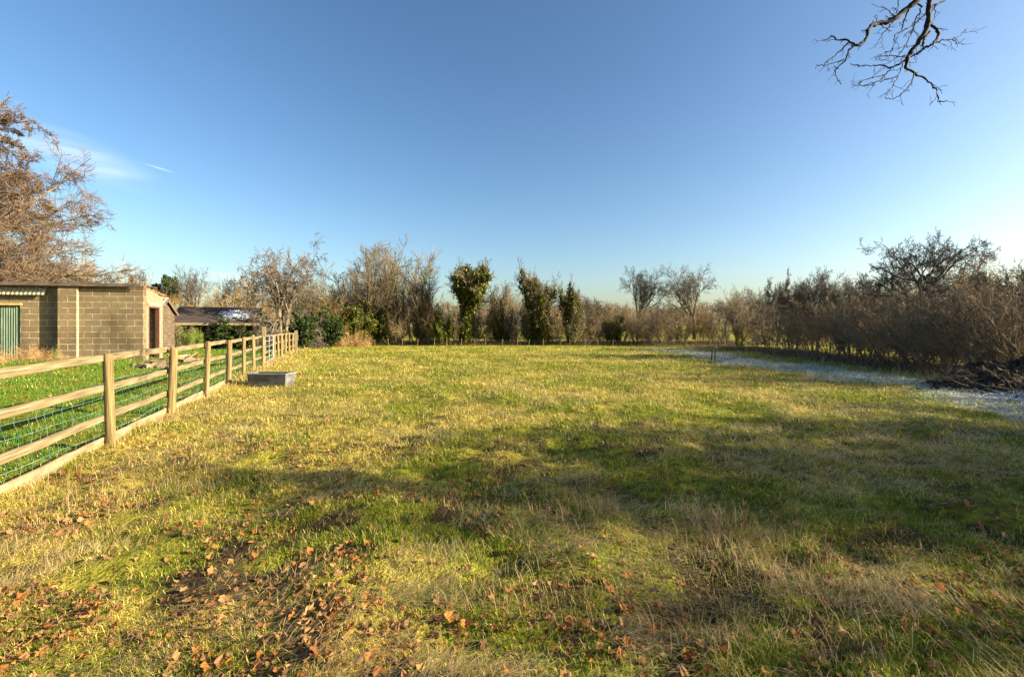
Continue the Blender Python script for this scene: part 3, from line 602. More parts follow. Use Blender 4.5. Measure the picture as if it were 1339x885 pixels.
# ------------------------------------------------------------------ block building
def block_mat():
    m, t, p = newmat('blockwork', .95)
    c = t.nodes.new('ShaderNodeTexCoord'); s = t.nodes.new('ShaderNodeSeparateXYZ'); t.links.new(c.outputs['Object'], s.inputs[0])
    ad = t.nodes.new('ShaderNodeMath'); ad.operation = 'ADD'; t.links.new(s.outputs[0], ad.inputs[0]); t.links.new(s.outputs[1], ad.inputs[1])
    k = t.nodes.new('ShaderNodeCombineXYZ'); t.links.new(ad.outputs[0], k.inputs[0]); t.links.new(s.outputs[2], k.inputs[1])
    nd = t.nodes.new('ShaderNodeTexNoise'); nd.inputs['Scale'].default_value = 6; nd.inputs['Detail'].default_value = 4; t.links.new(c.outputs['Object'], nd.inputs['Vector'])
    vm = t.nodes.new('ShaderNodeVectorMath'); vm.operation = 'MULTIPLY_ADD'; t.links.new(nd.outputs['Color'], vm.inputs[0]); vm.inputs[1].default_value = (.022, .022, 0); t.links.new(k.outputs[0], vm.inputs[2])
    br = t.nodes.new('ShaderNodeTexBrick'); t.links.new(vm.outputs[0], br.inputs['Vector'])
    br.inputs['Scale'].default_value = 1; br.inputs['Brick Width'].default_value = .54; br.inputs['Row Height'].default_value = .218; br.inputs['Mortar Size'].default_value = .0085; br.inputs['Mortar Smooth'].default_value = .3
    br.inputs['Color1'].default_value = (.11, .088, .058, 1); br.inputs['Color2'].default_value = (.18, .145, .092, 1); br.inputs['Mortar'].default_value = (.30, .25, .16, 1); br.inputs['Bias'].default_value = -.1
    nn = noise(t, 30, 5); nb = noise(t, 1.5, 5)
    base = mixc(t, .45, br.outputs['Color'], ramp(t, nn, [(.3, (.09, .074, .048)), (.7, (.26, .21, .135))]))
    base = mixc(t, 1.0, base, ramp(t, nb, [(.3, (.82, .80, .75)), (.7, (1.1, 1.06, 1.0))]), 'MULTIPLY')
    mo = t.nodes.new('ShaderNodeMath'); mo.operation = 'MULTIPLY'; t.links.new(br.outputs['Fac'], mo.inputs[0]); t.links.new(ramp(t, noise(t, 5, 3), [(.4, (.0, .0, .0)), (.6, (.9, .9, .9))]), mo.inputs[1])
    grime = ramp(t, noise(t, 1.1, 7, (1, 1, .45)), [(.36, (.62, .60, .56)), (.5, (1, 1, 1)), (.68, (1.12, 1.08, .98))])
    t.links.new(mixc(t, 1.0, mixc(t, mo.outputs[0], base, (.48, .42, .28)), grime, 'MULTIPLY'), p.inputs['Base Color'])
    b1 = t.nodes.new('ShaderNodeBump'); b1.inputs['Strength'].default_value = .6; b1.inputs['Distance'].default_value = .012; t.links.new(br.outputs['Fac'], b1.inputs['Height'])
    b2 = t.nodes.new('ShaderNodeBump'); b2.inputs['Strength'].default_value = .6; b2.inputs['Distance'].default_value = .012; t.links.new(nn, b2.inputs['Height']); t.links.new(b1.outputs[0], b2.inputs['Normal'])
    t.links.new(b2.outputs[0], p.inputs['Normal'])
    return m
M_block = block_mat()
M_green = mat_noise('green_sheet', [(.3, (.06, .10, .065)), (.6, (.11, .16, .11)), (.78, (.20, .24, .18))], 3, (4, 4, .6), rough=.6, b=.2)
M_awning = mat_noise('weathered_sheet', [(.3, (.16, .15, .11)), (.7, (.32, .31, .24))], 4, (1, 1, 6), b=.3)
def corrugated(L, H, pitch, amp, axis_x=True, th=.004):
    n = int(L / pitch * 6); xs = np.linspace(0, L, n); V = []
    for x in xs: o = amp * math.sin(x / pitch * 2 * math.pi); V += [(x, o, 0), (x, o, H), (x, o + th, H), (x, o + th, 0)]
    Q = [];
    for i in range(n - 1):
        a = i * 4
        for j in range(4): Q.append((a + j, a + (j + 1) % 4, a + 4 + (j + 1) % 4, a + 4 + j))
    return V, Q
def building():
    rz = math.atan2(.1908, .9816); cx, cy = -13.66, 17.0; g = .22
    B = thing('block_outbuilding', 'low flat-roofed outbuilding of bare concrete blocks with a dark fascia', 'outbuilding', (cx, cy, g), rz)
    T = 2.97 - g; D = 1.3
    A = Acc(); A.box(-2.06, 0, 0, .2, -.4, T)                          # front wall
    A.box(-2.64, -2.062, -.11, .197, -.4, T - .003)                    # pilaster
    A.box(-3.96, -2.642, .16, .36, -.4, T - .006)                      # set-back wall
    A.box(-9.0, -4.75, .16, .36, -.4, T - .006)
    A.box(-4.75, -3.962, .16, .36, 2.10, T - .006)                     # over the door... hidden by awning
    A.box(-9, -.202, 1.10, 1.30, -.4, 2.3)                                # back wall
    A.box(-1.4, -.9, .80, .90, -.4, 2.2)                              # stub wall seen through the doorway
    link('wall', A.mesh('wall', M_block), B)
    # end wall with its doorway; local y 0.2 .. 1.5, sloping head
    E = Acc(); E.box(-.2, -.003, .2, .34, -.4, T - .03); E.box(-.2, -.003, 1.06, D, -.4, T - .28)
    zt = 2.27 - g
    V = [(-.2, .342, zt + .16), (-.003, .342, zt + .16), (-.003, 1.058, zt + .16), (-.2, 1.058, zt + .16), (-.2, .342, T - .04), (-.003, .342, T - .04), (-.003, 1.058, T - .25), (-.2, 1.058, T - .25)]
    E.add(V, [(0, 3, 2, 1), (4, 5, 6, 7), (0, 1, 5, 4), (2, 3, 7, 6), (1, 2, 6, 5), (3, 0, 4, 7)])
    m_end = mat_noise('plain_block', [(.3, (.14, .12, .085)), (.7, (.23, .20, .14))], 12, b=.5)  # end wall in a plainer, slightly paler block tone without courses
    link('end_wall', E.mesh('end_wall', m_end), B)
    Lt = Acc(); Lt.box(-.21, .012, .24, 1.15, zt, zt + .157); link('lintel', bevelled(Lt.mesh('lintel', M_render_), .006), B)
    Fr = Acc(); Fr.box(-.12, .008, .343, .39, -.1, zt - .003); Fr.box(-.12, .008, 1.01, 1.057, -.1, zt - .003); Fr.box(-.12, .006, .392, 1.008, zt - .06, zt - .003)
    link('door_frame', Fr.mesh('door_frame', M_redfr), B)
    Br = Acc(); Br.box(-.1, .03, .20, .335, zt + .02, zt + .13); link('red_brick', Br.mesh('brick', M_tile), B)
    # broken tile coping
    Tl = Acc(); rng = np.random.RandomState(2)
    for i in range(16):
        y = .05 + i * .09; z = T - .03 - .19 * y / 1.2; h = .02 + .035 * rng.rand(); M_ = Matrix.Translation((-.1, y, z + .01)) @ Matrix.Rotation(rng.randn() * .3, 4, 'X') @ Matrix.Rotation(rng.randn() * .2, 4, 'Z')
        Tl.box(-.11, .12, 0, .075, 0, h, M_)
    link('tile_coping', Tl.mesh('coping', M_tile), B)
    # pale strip over the pilaster's return, its sunlit brightness put into the colour
    link('pilaster_lit_strip', bx(-2.062, -2.055, -.108, -.004, -.3, T - .01).mesh('return', M_render_), B)
    Fa = Acc(); Fa.box(-9, .03, -.20, -.165, T - .02, T + .10); Fa.box(-9, -.21, -.198, 1.3, T + .06, T + .09)
    link('fascia', bevelled(Fa.mesh('fascia', M_fascia), .004), B)
    # felt roof body behind fascia, sloping gently back
    # green corrugated door + pale awning strip
    V, Q = corrugated(.80, 2.15, .075, .014); o = link('corrugated_door', mesh_np('door', V, [Q], M_green), B); o.location = (-4.755, .20, -.12)
    V, Q = corrugated(5.4, .34, .13, .012); o = link('awning_sheet', mesh_np('awning', V, [Q], M_awning), B); o.location = (-8.5, -.02, T - .34); o.rotation_euler = (math.radians(-28), 0, 0)
    Ln = Acc(); Ln.box(-4.9, -3.9, .10, .158, 2.04, 2.12); link('door_head', Ln.mesh('head', mat_noise('yellow_timber', [(.3, (.30, .22, .07)), (.7, (.5, .38, .13))], 4, (1, 5, 5))), B)
building()

# ------------------------------------------------------------------ timber shed behind it
M_weather = mat_noise('weatherboard', [(.3, (.045, .034, .024)), (.55, (.10, .075, .052)), (.75, (.17, .135, .095))], 2.5, (1, 1, 9), b=.6)
def shed():
    rz = math.radians(13); x0, y0 = -17.15, 22.0; g = G(x0, y0); W = 1.95
    S = thing('timber_shed', 'small brown weatherboarded shed with a pale ribbed roof beside the block outbuilding', 'shed', (x0, y0, g), rz)
    ez, rz_ = 2.2 - g, 2.86 - g; pk = .95; Lx = 3.2
    A = Acc(); n = 15
    for i in range(n):                                   # overlapping boards on the gable and front
        z0 = -.2 + i * (ez + .2) / n; z1 = z0 + (ez + .2) / n + .012
        V = [(-Lx, -.02, z0), (0.02, -.02, z0), (0, 0, z1), (-Lx, 0, z1)]; A.add(V + [(v[0], v[1] + .03, v[2]) for v in V], [(0, 1, 2, 3), (7, 6, 5, 4), (0, 4, 5, 1)])
        V = [(.02, -.02, z0), (.02, W, z0), (0, W, z1), (0, 0, z1)]; A.add(V + [(v[0] - .03, v[1], v[2]) for v in V], [(0, 1, 2, 3), (7, 6, 5, 4), (0, 4, 5, 1)])
    A.add([(.004, 0, ez), (.004, W, ez), (.004, W * .52, rz_), (-.03, 0, ez), (-.03, W, ez), (-.03, W * .52, rz_)], [(0, 1, 2), (5, 4, 3)])
    A.box(-Lx, -.04, W - .04, W, -.2, ez)
    link('wall', A.mesh('wall', M_weather), S)
    mr = mat_noise('pale_roof_sheet', [(.3, (.40, .37, .28)), (.7, (.58, .55, .44))], 4, b=.2); md = mat_noise('roof_gap', [(.3, (.03, .028, .025)), (.7, (.06, .055, .05))], 4)
    hp = W * .52; sl_ = math.atan2(rz_ - ez, hp); ln_ = math.hypot(hp, rz_ - ez) + .18
    Mf = Matrix.Translation((0, hp, rz_ + .03)) @ Matrix.Rotation(sl_, 4, 'X')
    R = Acc(); R.box(-Lx - .1, .12, -ln_, 0, -.02, 0, Mf); R.box(-Lx - .1, .12, 0, .01, -.02, .0, Mf)
    sl2 = math.atan2(rz_ - ez, W - hp); Mb = Matrix.Translation((0, hp, rz_ + .03)) @ Matrix.Rotation(-sl2, 4, 'X'); R.box(-Lx - .1, .12, .012, math.hypot(W - hp, rz_ - ez) + .2, -.02, .001, Mb)
    link('roof', R.mesh('roof', md), S)
    K = Acc(); x = -Lx
    while x < .1: K.box(x, x + .085, -ln_, 0, .002, .03, Mf); x += .19
    K.box(-Lx - .1, .13, -.02, .06, .004, .045, Mf)
    link('roof_ribs', K.mesh('ribs', mr), S)
    Ba = Acc(); Ba.box(.12, .145, -ln_, .0, -.11, .025, Mf); Ba.box(.12, .145, .012, math.hypot(W - hp, rz_ - ez) + .2, -.11, .025, Mb); link('bargeboard', Ba.mesh('barge', M_fascia), S)
    V, Q = tubes(np.array([[(.06, -.10, ez - .05), (.06, -.14, ez - .3), (.06, -.08, ez - .45), (.06, -.08, 0)]]), np.full((1, 4), .04), 8); link('downpipe', mesh_np('pipe', V, [Q], M_weather), S)
    V, Q = tubes(np.array([[(.09, -.2, ez - .02), (.09, -.24, ez - .16), (.09, -.17, ez - .28), (.09, -.10, ez - .33)]]), np.full((1, 4), .03), 8); link('pipe_elbow', mesh_np('elbow', V, [Q], M_white), S)
    Gt = Acc(); Gt.box(-Lx, .12, -ln_ * .98 + hp - .06, -ln_ * .98 + hp, ez - .05, ez + .01); link('gutter', Gt.mesh('gutter', M_white), S)
shed()

# ------------------------------------------------------------------ long low shelter with frost on its roof
def shelter():
    m, t, p = newmat('slate_roof', .8)
    c = ramp(t, noise(t, 5, 6, (.6, 3, 3)), [(.35, (.020, .017, .016)), (.55, (.055, .043, .038)), (.70, (.11, .085, .065)), (.8, (.20, .16, .11))])
    tcn = t.nodes.new('ShaderNodeTexCoord'); mpn = t.nodes.new('ShaderNodeMapping'); t.links.new(tcn.outputs['Object'], mpn.inputs[0])
    mpn.inputs['Location'].default_value = (-3.35 / 1.2, -1.45 / 1.1, 0); mpn.inputs['Scale'].default_value = (1 / 1.2, 1 / 1.1, 0)
    ln = t.nodes.new('ShaderNodeVectorMath'); ln.operation = 'LENGTH'; t.links.new(mpn.outputs[0], ln.inputs[0])
    nn = noise(t, 3, 6, (.8, 3.5, 1)); a = t.nodes.new('ShaderNodeMath'); a.operation = 'MULTIPLY_ADD'; t.links.new(nn, a.inputs[0]); a.inputs[1].default_value = 2.2; t.links.new(ln.outputs['Value'], a.inputs[2])
    r = ramp(t, a.outputs[0], [(0, (1, 1, 1)), (.01, (1, 1, 1))]); 
    mr = t.nodes.new('ShaderNodeMapRange'); t.links.new(a.outputs[0], mr.inputs[0]); mr.inputs[1].default_value = 1.95; mr.inputs[2].default_value = 1.75
    t.links.new(mixc(t, mr.outputs[0], c, (.62, .68, .78)), p.inputs['Base Color']); bump(t, p, noise(t, 10, 3, (1, 6, 1)), .5, .02)
    y0 = 27.5; xl = xat(227, y0); L = 4.55; ze = zat(423, y0); g = G(xl, y0)
    S = thing('open_shelter', 'long low open-fronted shelter with a dark frost-patched roof behind the fence', 'shelter', (xl, y0, g), math.radians(28))
    ze -= g; rise, dep = 1.02, 2.6
    sl_ = math.atan2(rise, dep); M_ = Matrix.Rotation(sl_, 4, 'X')
    A = Acc(); rows = 9; ll = math.hypot(rise, dep) / rows
    for i in range(rows): A.box(-.1, L, i * ll, (i + 1) * ll + .03, .012 - .012 * 0, .03, Matrix.Translation((0, 0, .0)) @ Matrix.Rotation(-.012, 4, 'X') if False else None)
    o = link('roof', bx(-.1, L + .1, -.1, rows * ll, -.03, .03).mesh('roof', m), S); o.location = (0, 0, ze + .06); o.rotation_euler = (sl_, 0, 0)
    R = Acc()
    for i in range(1, rows): R.box(-.1, L + .1, i * ll, i * ll + .03, .0305, .042)
    o = link('roof_laps', R.mesh('laps', m), S); o.location = (0, 0, ze + .06); o.rotation_euler = (sl_, 0, 0)
    link('eaves_board', bx(-.1, L + .1, -.13, -.102, ze - .10, ze + .04).mesh('eaves', M_wood), S)
    link('back_wall', bx(0, L - .4, dep - .3, dep - .2, -.2, ze + .6).mesh('back', M_weather), S)
    for x in (.3, 2.2, 4.2, L - .2): link('support_post', bx(x, x + .12, 0, .12, -.2, ze - .02).mesh('sp', M_weather), S)
    link('verge_board', bx(-.14, -.105, -.12, -.08, ze - .25, ze + .12).mesh('verge', M_white), S)
shelter()

# ------------------------------------------------------------------ rubble heaps in the yard
def heap(px, py, y, wx, h, label, n, seed, mat, name='rubble_heap', sticks=0):
    x = xat(px, y); g = G(x, y); S = thing(name, label, 'heap', (x, y, g)); rng = np.random.RandomState(seed); A = Acc()
    for i in range(n):
        a = rng.rand() * 6.28; r = rng.rand() ** .6; sz = .05 + .10 * rng.rand()
        M_ = Matrix.Translation((math.cos(a) * r * wx, math.sin(a) * r * wx * .5, h * (1 - r) * rng.rand() + .02)) @ Matrix.Rotation(rng.rand() * 6, 4, 'Z') @ Matrix.Rotation(rng.randn() * .4, 4, 'X')
        V = rng.randn(8, 3) * .2; base = np.array([(u, v, w_) for w_ in (-1, 1) for v in (-1, 1) for u in (-1, 1)], float) + V * .8; base *= sz * np.array([1.2, .8, .5])
        A.add(np.array([M_ @ Vector(v) for v in base]), [(0, 2, 3, 1), (4, 5, 7, 6), (0, 1, 5, 4), (2, 6, 7, 3), (0, 4, 6, 2), (1, 3, 7, 5)])
    link('stones', A.mesh('stones', mat), S)
    if sticks:
        P = rng.randn(sticks, 3) * [wx * .5, wx * .25, .03] + [0, 0, h * .7]; D = rng.randn(sticks, 3) * [1, .5, .2]; D /= np.linalg.norm(D, axis=1, keepdims=True)
        V, Q = tubes(np.stack([P - D * .35, P, P + D * .35], 1), np.tile([.03, .028, .02], (sticks, 1)), 5); link('sticks', mesh_np('sticks', V, [Q], M_twig_tan), S)
    return S
heap(207, 462, 15.2, .75, .30, 'brown heap of rubble by the doorway of the block outbuilding', 70, 1, M_rubble)
h2 = heap(241, 458, 18.0, .75, .22, 'low pile of grey stones and timber offcuts on the yard grass', 50, 2, M_rubble, sticks=8)
link('white_offcut', bx(-.22, .22, -.05, .05, .22, .26).mesh('off', M_white), h2).rotation_euler = (0, -.15, .4)

# ------------------------------------------------------------------ brush heap on the right
def brush_heap():
    cx, cy = 12.5, 10.8; g = G(cx, cy); S = thing('brush_heap', 'dark heap of old muck and cut branches beside the frost', 'brush heap', (cx, cy, g))
    n = 170; u = np.linspace(-1, 1, n); X, Y = np.meshgrid(u * 2.6, u * 1.7); r = np.sqrt((X / 2.5) ** 2 + (Y / 1.6) ** 2)
    Z = .80 * np.clip(1 - r ** 1.6, -.2, 1) * (.55 + .9 * fbm(X + 5, Y + 5, 1.1, 2)) + .24 * (vn(X, Y, .22, 3) - .5) * (r < 1.05) + .17 * (vn(X, Y, .1, 5) - .5) * (r < 1.05) + .07 * (vn(X, Y, .045, 6) - .5) * (r < 1.05) - .03
    i = np.arange(n - 1)[:, None] * n + np.arange(n - 1)[None]; Q = np.stack([i, i + 1, i + n + 1, i + n], -1).reshape(-1, 4)
    V = np.stack([X, Y, Z], -1).reshape(-1, 3); keep = (V[Q][:, :, 2] > -.14).all(1)
    link('muck', mesh_np('muck', V, [Q[keep]], M_soil), S)
    rng = np.random.RandomState(9)
    def sticks(m, r0, L, mat, name, lift=0, wob=.12):
        a = rng.rand(m) * 6.28; rr = np.sqrt(rng.rand(m)) * 1.0; px_, py_ = np.cos(a) * rr * 2.5, np.sin(a) * rr * 1.6
        pz = .45 * (1 - rr ** 1.6) + .05 + lift * rng.rand(m); D = rng.randn(m, 3) * [1, .9, .35]; D[:, 2] = np.abs(D[:, 2]) * .8
        poly, rad = grow(rng, np.stack([px_, py_, pz], -1), D, L * (.5 + rng.rand(m)), np.full(m, r0), 6, wob, -.05, .4); A = Acc(); V, Q = tubes(poly, rad, 4); A.add(V, Q)
        P, D2, Lc, Rc = kids(rng, poly, rad, L * np.ones(m), 4, .2, 1, 40, 14, .35, 0, .7); p2, r2 = grow(rng, P, D2, Lc, Rc, 4, .15, -.02, .4); V, Q = tubes(p2, r2, 3); A.add(V, Q); link(name, A.mesh(name, mat), S)
    sticks(40, .013, .6, M_twig_brown, 'branches'); sticks(420, .006, .42, M_twig_brown, 'twigs', .12)
    # frosted sticks at its foot
    m = 260; P = np.stack([rng.randn(m) * .8 - 1.5, -1.2 - rng.rand(m) * .7 + 0 * rng.rand(m), .03 + .1 * rng.rand(m)], -1); D = rng.randn(m, 3) * [1, .5, .12]
    poly, rad = grow(rng, P, D, .2 + .4 * rng.rand(m), np.full(m, .006), 4, .12, 0, .5); V, Q = tubes(poly, rad, 4); link('frosted_sticks', mesh_np('fs', V, [Q], mat_noise('rimed_stick', [(.35, (.25, .26, .28)), (.6, (.66, .72, .80))], 8, b=0)), S)
brush_heap()

# ------------------------------------------------------------------ trees across the far end (pixel columns turned into places)
LAND = []     # landmarks used to word the labels
def lt(kind, px, y, top, wpx, label, **k):
    return pplace(kind, px, y, top, wpx, label, **k)
lt('ash', 484, 48, 320, 150, 'tall many-stemmed bare tree, the widest of the far row', rz=.4)
lt('narrow', 553, 48.5, 333, 60, 'narrow upright bare tree with ivied stems, right of the widest many-stemmed tree', rz=1)
lt('ivied', 609, 48, 343, 74, 'ivy-smothered tree with the fullest green head in the far row', name='ivy_clad_tree', rz=2.2)
lt('ivied2', 697, 48.5, 350, 58, 'ivy-clad tree with bare grey twigs fanning above its green middle', name='ivy_clad_tree', rz=4.3)
lt('ivied2', 745, 48, 368, 36, 'shorter ivy-clad tree at the right end of the ivied trees', name='ivy_clad_tree', rz=5.4)
lt('narrow', 440, 50, 372, 40, 'thin pale bare tree on the left shoulder of the many-stemmed tree', rz=3)
lt('narrow', 522, 50.5, 348, 34, 'slim bare sapling between the widest tree and the narrow upright one', rz=5)
lt('narrow', 652, 53, 372, 36, 'slender bare tree between the two fullest ivy-clad trees', rz=2)
lt('round', 833, 68, 352, 66, 'dark crooked-limbed tree standing alone above the far hedge', rz=3.9)
lt('round', 908, 66, 351, 78, 'dark round-headed bare tree on the skyline right of the crooked one', rz=.6)
lt('ash', 968, 42, 381, 66, 'dark several-stemmed bare tree in the far right corner of the field', rz=2.8)
lt('stag', 1017, 44, 363, 40, 'tall dark bare tree rising behind the corner of the right-hand hedge', rz=.2)
lt('round', 872, 80, 398, 50, 'low faint bare tree on the skyline between the crooked and the round-headed trees')
lt('round', 948, 85, 392, 50, 'distant bare tree low on the skyline behind the corner tree')
# a second, fainter rank of bare trees behind the row
for kd, px, y, top, wp_, lab in (('narrow', 405, 56, 372, 44, 'faint bare tree behind the golden thickets, right of the fruit tree'), ('ash', 458, 55, 350, 60, 'bare tree filling the left flank of the widest many-stemmed tree from behind'), ('narrow', 512, 55, 345, 50, 'bare tree filling the right flank of the widest many-stemmed tree from behind'),
    ('round', 536, 60, 362, 44, 'low-crowned bare tree just left of the narrow upright one, a rank back'), 
    ('ash', 668, 60, 376, 54, 'faint bare tree a rank back, left of the ivied tree with grey fanning twigs'), ('round', 770, 66, 388, 50, 'low bare tree a rank back, right of the shortest ivy-clad tree'),
    ('ash', 800, 75, 396, 50, 'very low faint bare trees at the dip in the skyline'), ('round', 985, 52, 378, 50, 'bare tree a rank back, just right of the far corner tree'), ('ash', 1040, 50, 374, 60, 'faint bare tree behind the hedge left of the two broad grey heads')):
    lt(kd, px, y, top, wp_, lab, group='second rank of bare trees behind the far row', rz=px * .7)
# left background
lt('apple', 369, 31, 328, 112, 'old fruit tree with twisted bare branches and drooping twigs above the far fence', rz=1.2)
lt('round', 256, 52, 354, 58, 'bare spreading tree above the low shelter, right of the pine', rz=1.9)
lt('pine', 217, 60, 364, 30, 'small dark pine with a flat green head beside the outbuilding roof', name='pine_tree')
lt('round', 303, 52, 364, 40, 'bare brown tree behind the frosted roof of the shelter', rz=3)
lt('narrow', 327, 50, 364, 32, 'slim pale-stemmed bare tree behind the right end of the shelter', rz=1)
lt('stag', 183, 75, 357, 36, 'small faint distant tree on the skyline just right of the outbuilding roof', rz=4)
bx_, by_ = xat(-104, 27), 27
place('beech', bx_, by_, zat(122, 27) - G(bx_, by_), 18.5, 'huge beech with russet twigs leaning into the left edge above the outbuilding', 'tree', rz=.9)
for px, y, top, wp_, kd, lab in ((30, 30, 352, 90, 'hazel', 'yellow-brown bush under the beech, left of the others behind the outbuilding'), (95, 31, 348, 90, 'bush4', 'yellow-brown bush behind the middle of the outbuilding roof'), (150, 32, 352, 80, 'hazel', 'yellow-brown bush showing over the right part of the outbuilding roof'),
                          (240, 40, 388, 80, 'bush4', 'golden-brown thicket behind the timber shed'), (285, 41, 384, 80, 'bush4', 'golden-brown thicket over the middle of the shelter roof'), (330, 42, 376, 80, 'hazel', 'golden-brown thicket behind the shelter, left of the fruit tree'),
                          (395, 44, 376, 80, 'hazel', 'golden-brown thicket right of the fruit tree'), (430, 46, 384, 70, 'hazel', 'golden-brown thicket left of the many-stemmed tree'), (205, 42, 384, 70, 'bush4', 'brown thicket under the small dark pine')):
    lt(kd, px, y, top, wp_, lab, cat='thicket', name='thicket', group='golden thickets on the left')
for px, y, top, wp_, kd, lab in ((345, 31.5, 416, 46, 'laurel', 'dark evergreen shrub under the left side of the fruit tree'), (388, 32.5, 409, 50, 'laurel', 'dark glossy evergreen shrub under the right side of the fruit tree'), (420, 40, 409, 52, 'laurel', 'dark ivy mound right of the fruit tree'),
                          (455, 45, 402, 60, 'ivymound', 'ivy-green shrub at the foot of the many-stemmed tree, behind the brambles'), (303, 29, 421, 60, 'laurel', 'deep green shrub filling the right half under the shelter roof'), (272, 28.8, 425, 36, 'pale', 'grey-green shrub in the middle under the shelter roof'),
                          (243, 27.2, 427, 22, 'pale', 'pale twiggy shrub against the shed under the shelter roof'), (322, 30, 416, 50, 'ivymound', 'dark ivy under the right end of the shelter roof')):
    lt(kd, px, y, top, wp_, lab, cat='shrub', name='evergreen_shrub' if kd != 'pale' else 'twiggy_shrub')
lt('golden', 247, 25.0, 429, 20, 'bright yellow-green shrub left of the pair beneath the shelter', cat='shrub', name='golden_shrub')
lt('golden', 259, 25.7, 431, 18, 'bright yellow-green shrub right of the pair beneath the shelter', cat='shrub', name='golden_shrub')
for i, (px, wp_, top) in enumerate(((415, 34, 432), (436, 36, 429), (458, 36, 431), (475, 24, 434))):
    lt('bramble', px, 42.5, top, wp_, ['tan bramble clump nearest the distant gate', 'second tan bramble clump from the distant gate', 'third tan bramble clump from the distant gate', 'tan bramble clump at the right end, below the many-stemmed tree'][i], cat='bramble', name='bramble', group='tan brambles past the end of the fence')
for i, (px, y, wp_, top) in enumerate(((20, 15.2, 60, 452), (60, 15.6, 44, 455))):
    lt('bramble', px, y, top, wp_, ['tangle of dead stems below the green corrugated door', 'tangle of dead stems at the foot of the set-back block wall'][i], cat='bramble', name='bramble')
lt('rosette', 73, 15.3, 452, 10, 'small leafy green weed at the foot of the dark wall recess', cat='weed', name='weed')

# hedge across the far end: shrubs, each named by the landmark it stands under
marks = [(486, 'the widest many-stemmed tree'), (553, 'the narrow upright tree'), (609, 'the fullest ivy-clad tree'), (652, 'the slender tree between the ivied ones'), (697, 'the ivied tree with grey fanning twigs'), (745, 'the shorter ivy-clad tree'),
         (790, 'the dip in the skyline'), (833, 'the crooked-limbed tree'), (872, 'the faint low skyline tree'), (908, 'the round-headed tree'), (948, 'the distant tree before the corner'), (968, 'the corner tree')]
hedge = [(500, 'ivymound', 412, 34), (520, 'bush1', 404, 40), (543, 'pale', 405, 34), (563, 'hazel', 392, 36), (578, 'ivymound', 408, 30), (598, 'bush1', 398, 40), (622, 'pale', 404, 36), (640, 'bush2', 396, 40), (655, 'ivymound', 405, 32), (672, 'bush3', 397, 40), (690, 'pale', 405, 34),
         (712, 'ivymound', 402, 34), (728, 'bush1', 398, 40), (752, 'pale', 404, 44), (768, 'bush2', 402, 44), (788, 'bush1', 404, 40), (803, 'ivymound', 412, 28), (812, 'bush1', 402, 44), (832, 'bush2', 402, 44), (850, 'bush3', 403, 44), (868, 'bush2', 404, 44), (880, 'pale', 416, 28),
         (892, 'bush1', 404, 44), (915, 'hazel', 406, 44), (932, 'bush2', 410, 40), (948, 'bush3', 412, 36), (566, 'bush3', 412, 44), (700, 'bush2', 400, 50), (775, 'bush3', 408, 44), (845, 'bush1', 406, 44)]
KN = {'ivymound': 'ivy-green', 'bush1': 'warm brown twiggy', 'bush2': 'dense brown twiggy', 'bush3': 'dark bare', 'pale': 'pale speckled', 'hazel': 'tan upright-stemmed'}
used = {}
rg = random.Random(4)
for px, kd, top, wp_ in hedge:
    mk = min(marks, key=lambda m: abs(m[0] - px)); side = 'under' if abs(px - mk[0]) < 5 else ('just left of' if px < mk[0] else 'just right of')
    lab = '%s hedge shrub %s %s' % (KN[kd], side, mk[1])
    if lab in used: lab = lab.replace('hedge shrub', 'hedge shrub a step back')
    assert lab not in used, lab
    used[lab] = 1; y = 47.5 + rg.random() * 3
    lt(kd, px, y, top, wp_, lab, cat='hedge shrub', name='hedge_shrub', group='shrubs of the hedge across the far end')

# stake fence in front of the far hedge
S = thing('stake_fence', 'low wire fence on thin pale stakes along the foot of the far hedge', 'fence', (xat(478, 46), 46, G(xat(478, 46), 46)))
rng = np.random.RandomState(6); x0_ = S.location.x; xe = xat(955, 46); xx = x0_; pts = []
while xx < xe:
    h = .55 + .3 * rng.rand(); V, Q = tubes(np.array([[(xx - x0_, 0, -.1), (xx - x0_ + rng.randn() * .04, 0, h)]]), np.full((1, 2), .03), 6)
    link('stake', mesh_np('stake', V, [Q], M_post), S); xx += .9 + rng.rand() * .8
A = Acc()
for z in (.25, .5):
    V, Q = tubes(np.array([[(t * (xe - x0_), -.05, z) for t in np.linspace(0, 1, 20)]]), np.full((1, 20), .003), 3); A.add(V, Q)
link('wire', A.mesh('wire', M_galv), S)
# dark undergrowth strip behind the stakes
def undergrowth():
    rng = np.random.RandomState(8); n = 26000; x = xat(470, 48) + rng.rand(n) * (xat(1000, 48) - xat(470, 48)); y = 47 + rng.rand(n) * 5
    col = pal(rng, n, [(.10, .07, .045), (.16, .11, .07), (.06, .05, .03), (.06, .07, .02)], .3)
    V, Q, T, c = blade_mesh(x, y, gz(x, y), .15 + .35 * rng.rand(n), np.full(n, .035), rng.rand(n) * 6.28, .2 + .8 * rng.rand(n), col)
    tag(link('undergrowth', mesh_np('undergrowth', V, [Q, T], M_blade, c)), 'dark dead undergrowth filling the foot of the far hedge', 'undergrowth', kind='stuff')
    n = 16000; t = rng.rand(n); y = 9 + 31 * t; x = 13.3 + 1.6 * sm(18, 32, y) + rng.randn(n) * .8 + 1.0
    V, Q, T, c = blade_mesh(x, y, gz(x, y), .12 + .35 * rng.rand(n), np.full(n, .02), rng.rand(n) * 6.28, .3 + .9 * rng.rand(n), pal(rng, n, [(.12, .08, .05), (.24, .17, .09), (.06, .05, .03)], .3))
    tag(link('undergrowth', mesh_np('undergrowth2', V, [Q, T], M_blade, c)), 'brown dead undergrowth along the foot of the right-hand hedge', 'undergrowth', kind='stuff')
undergrowth()

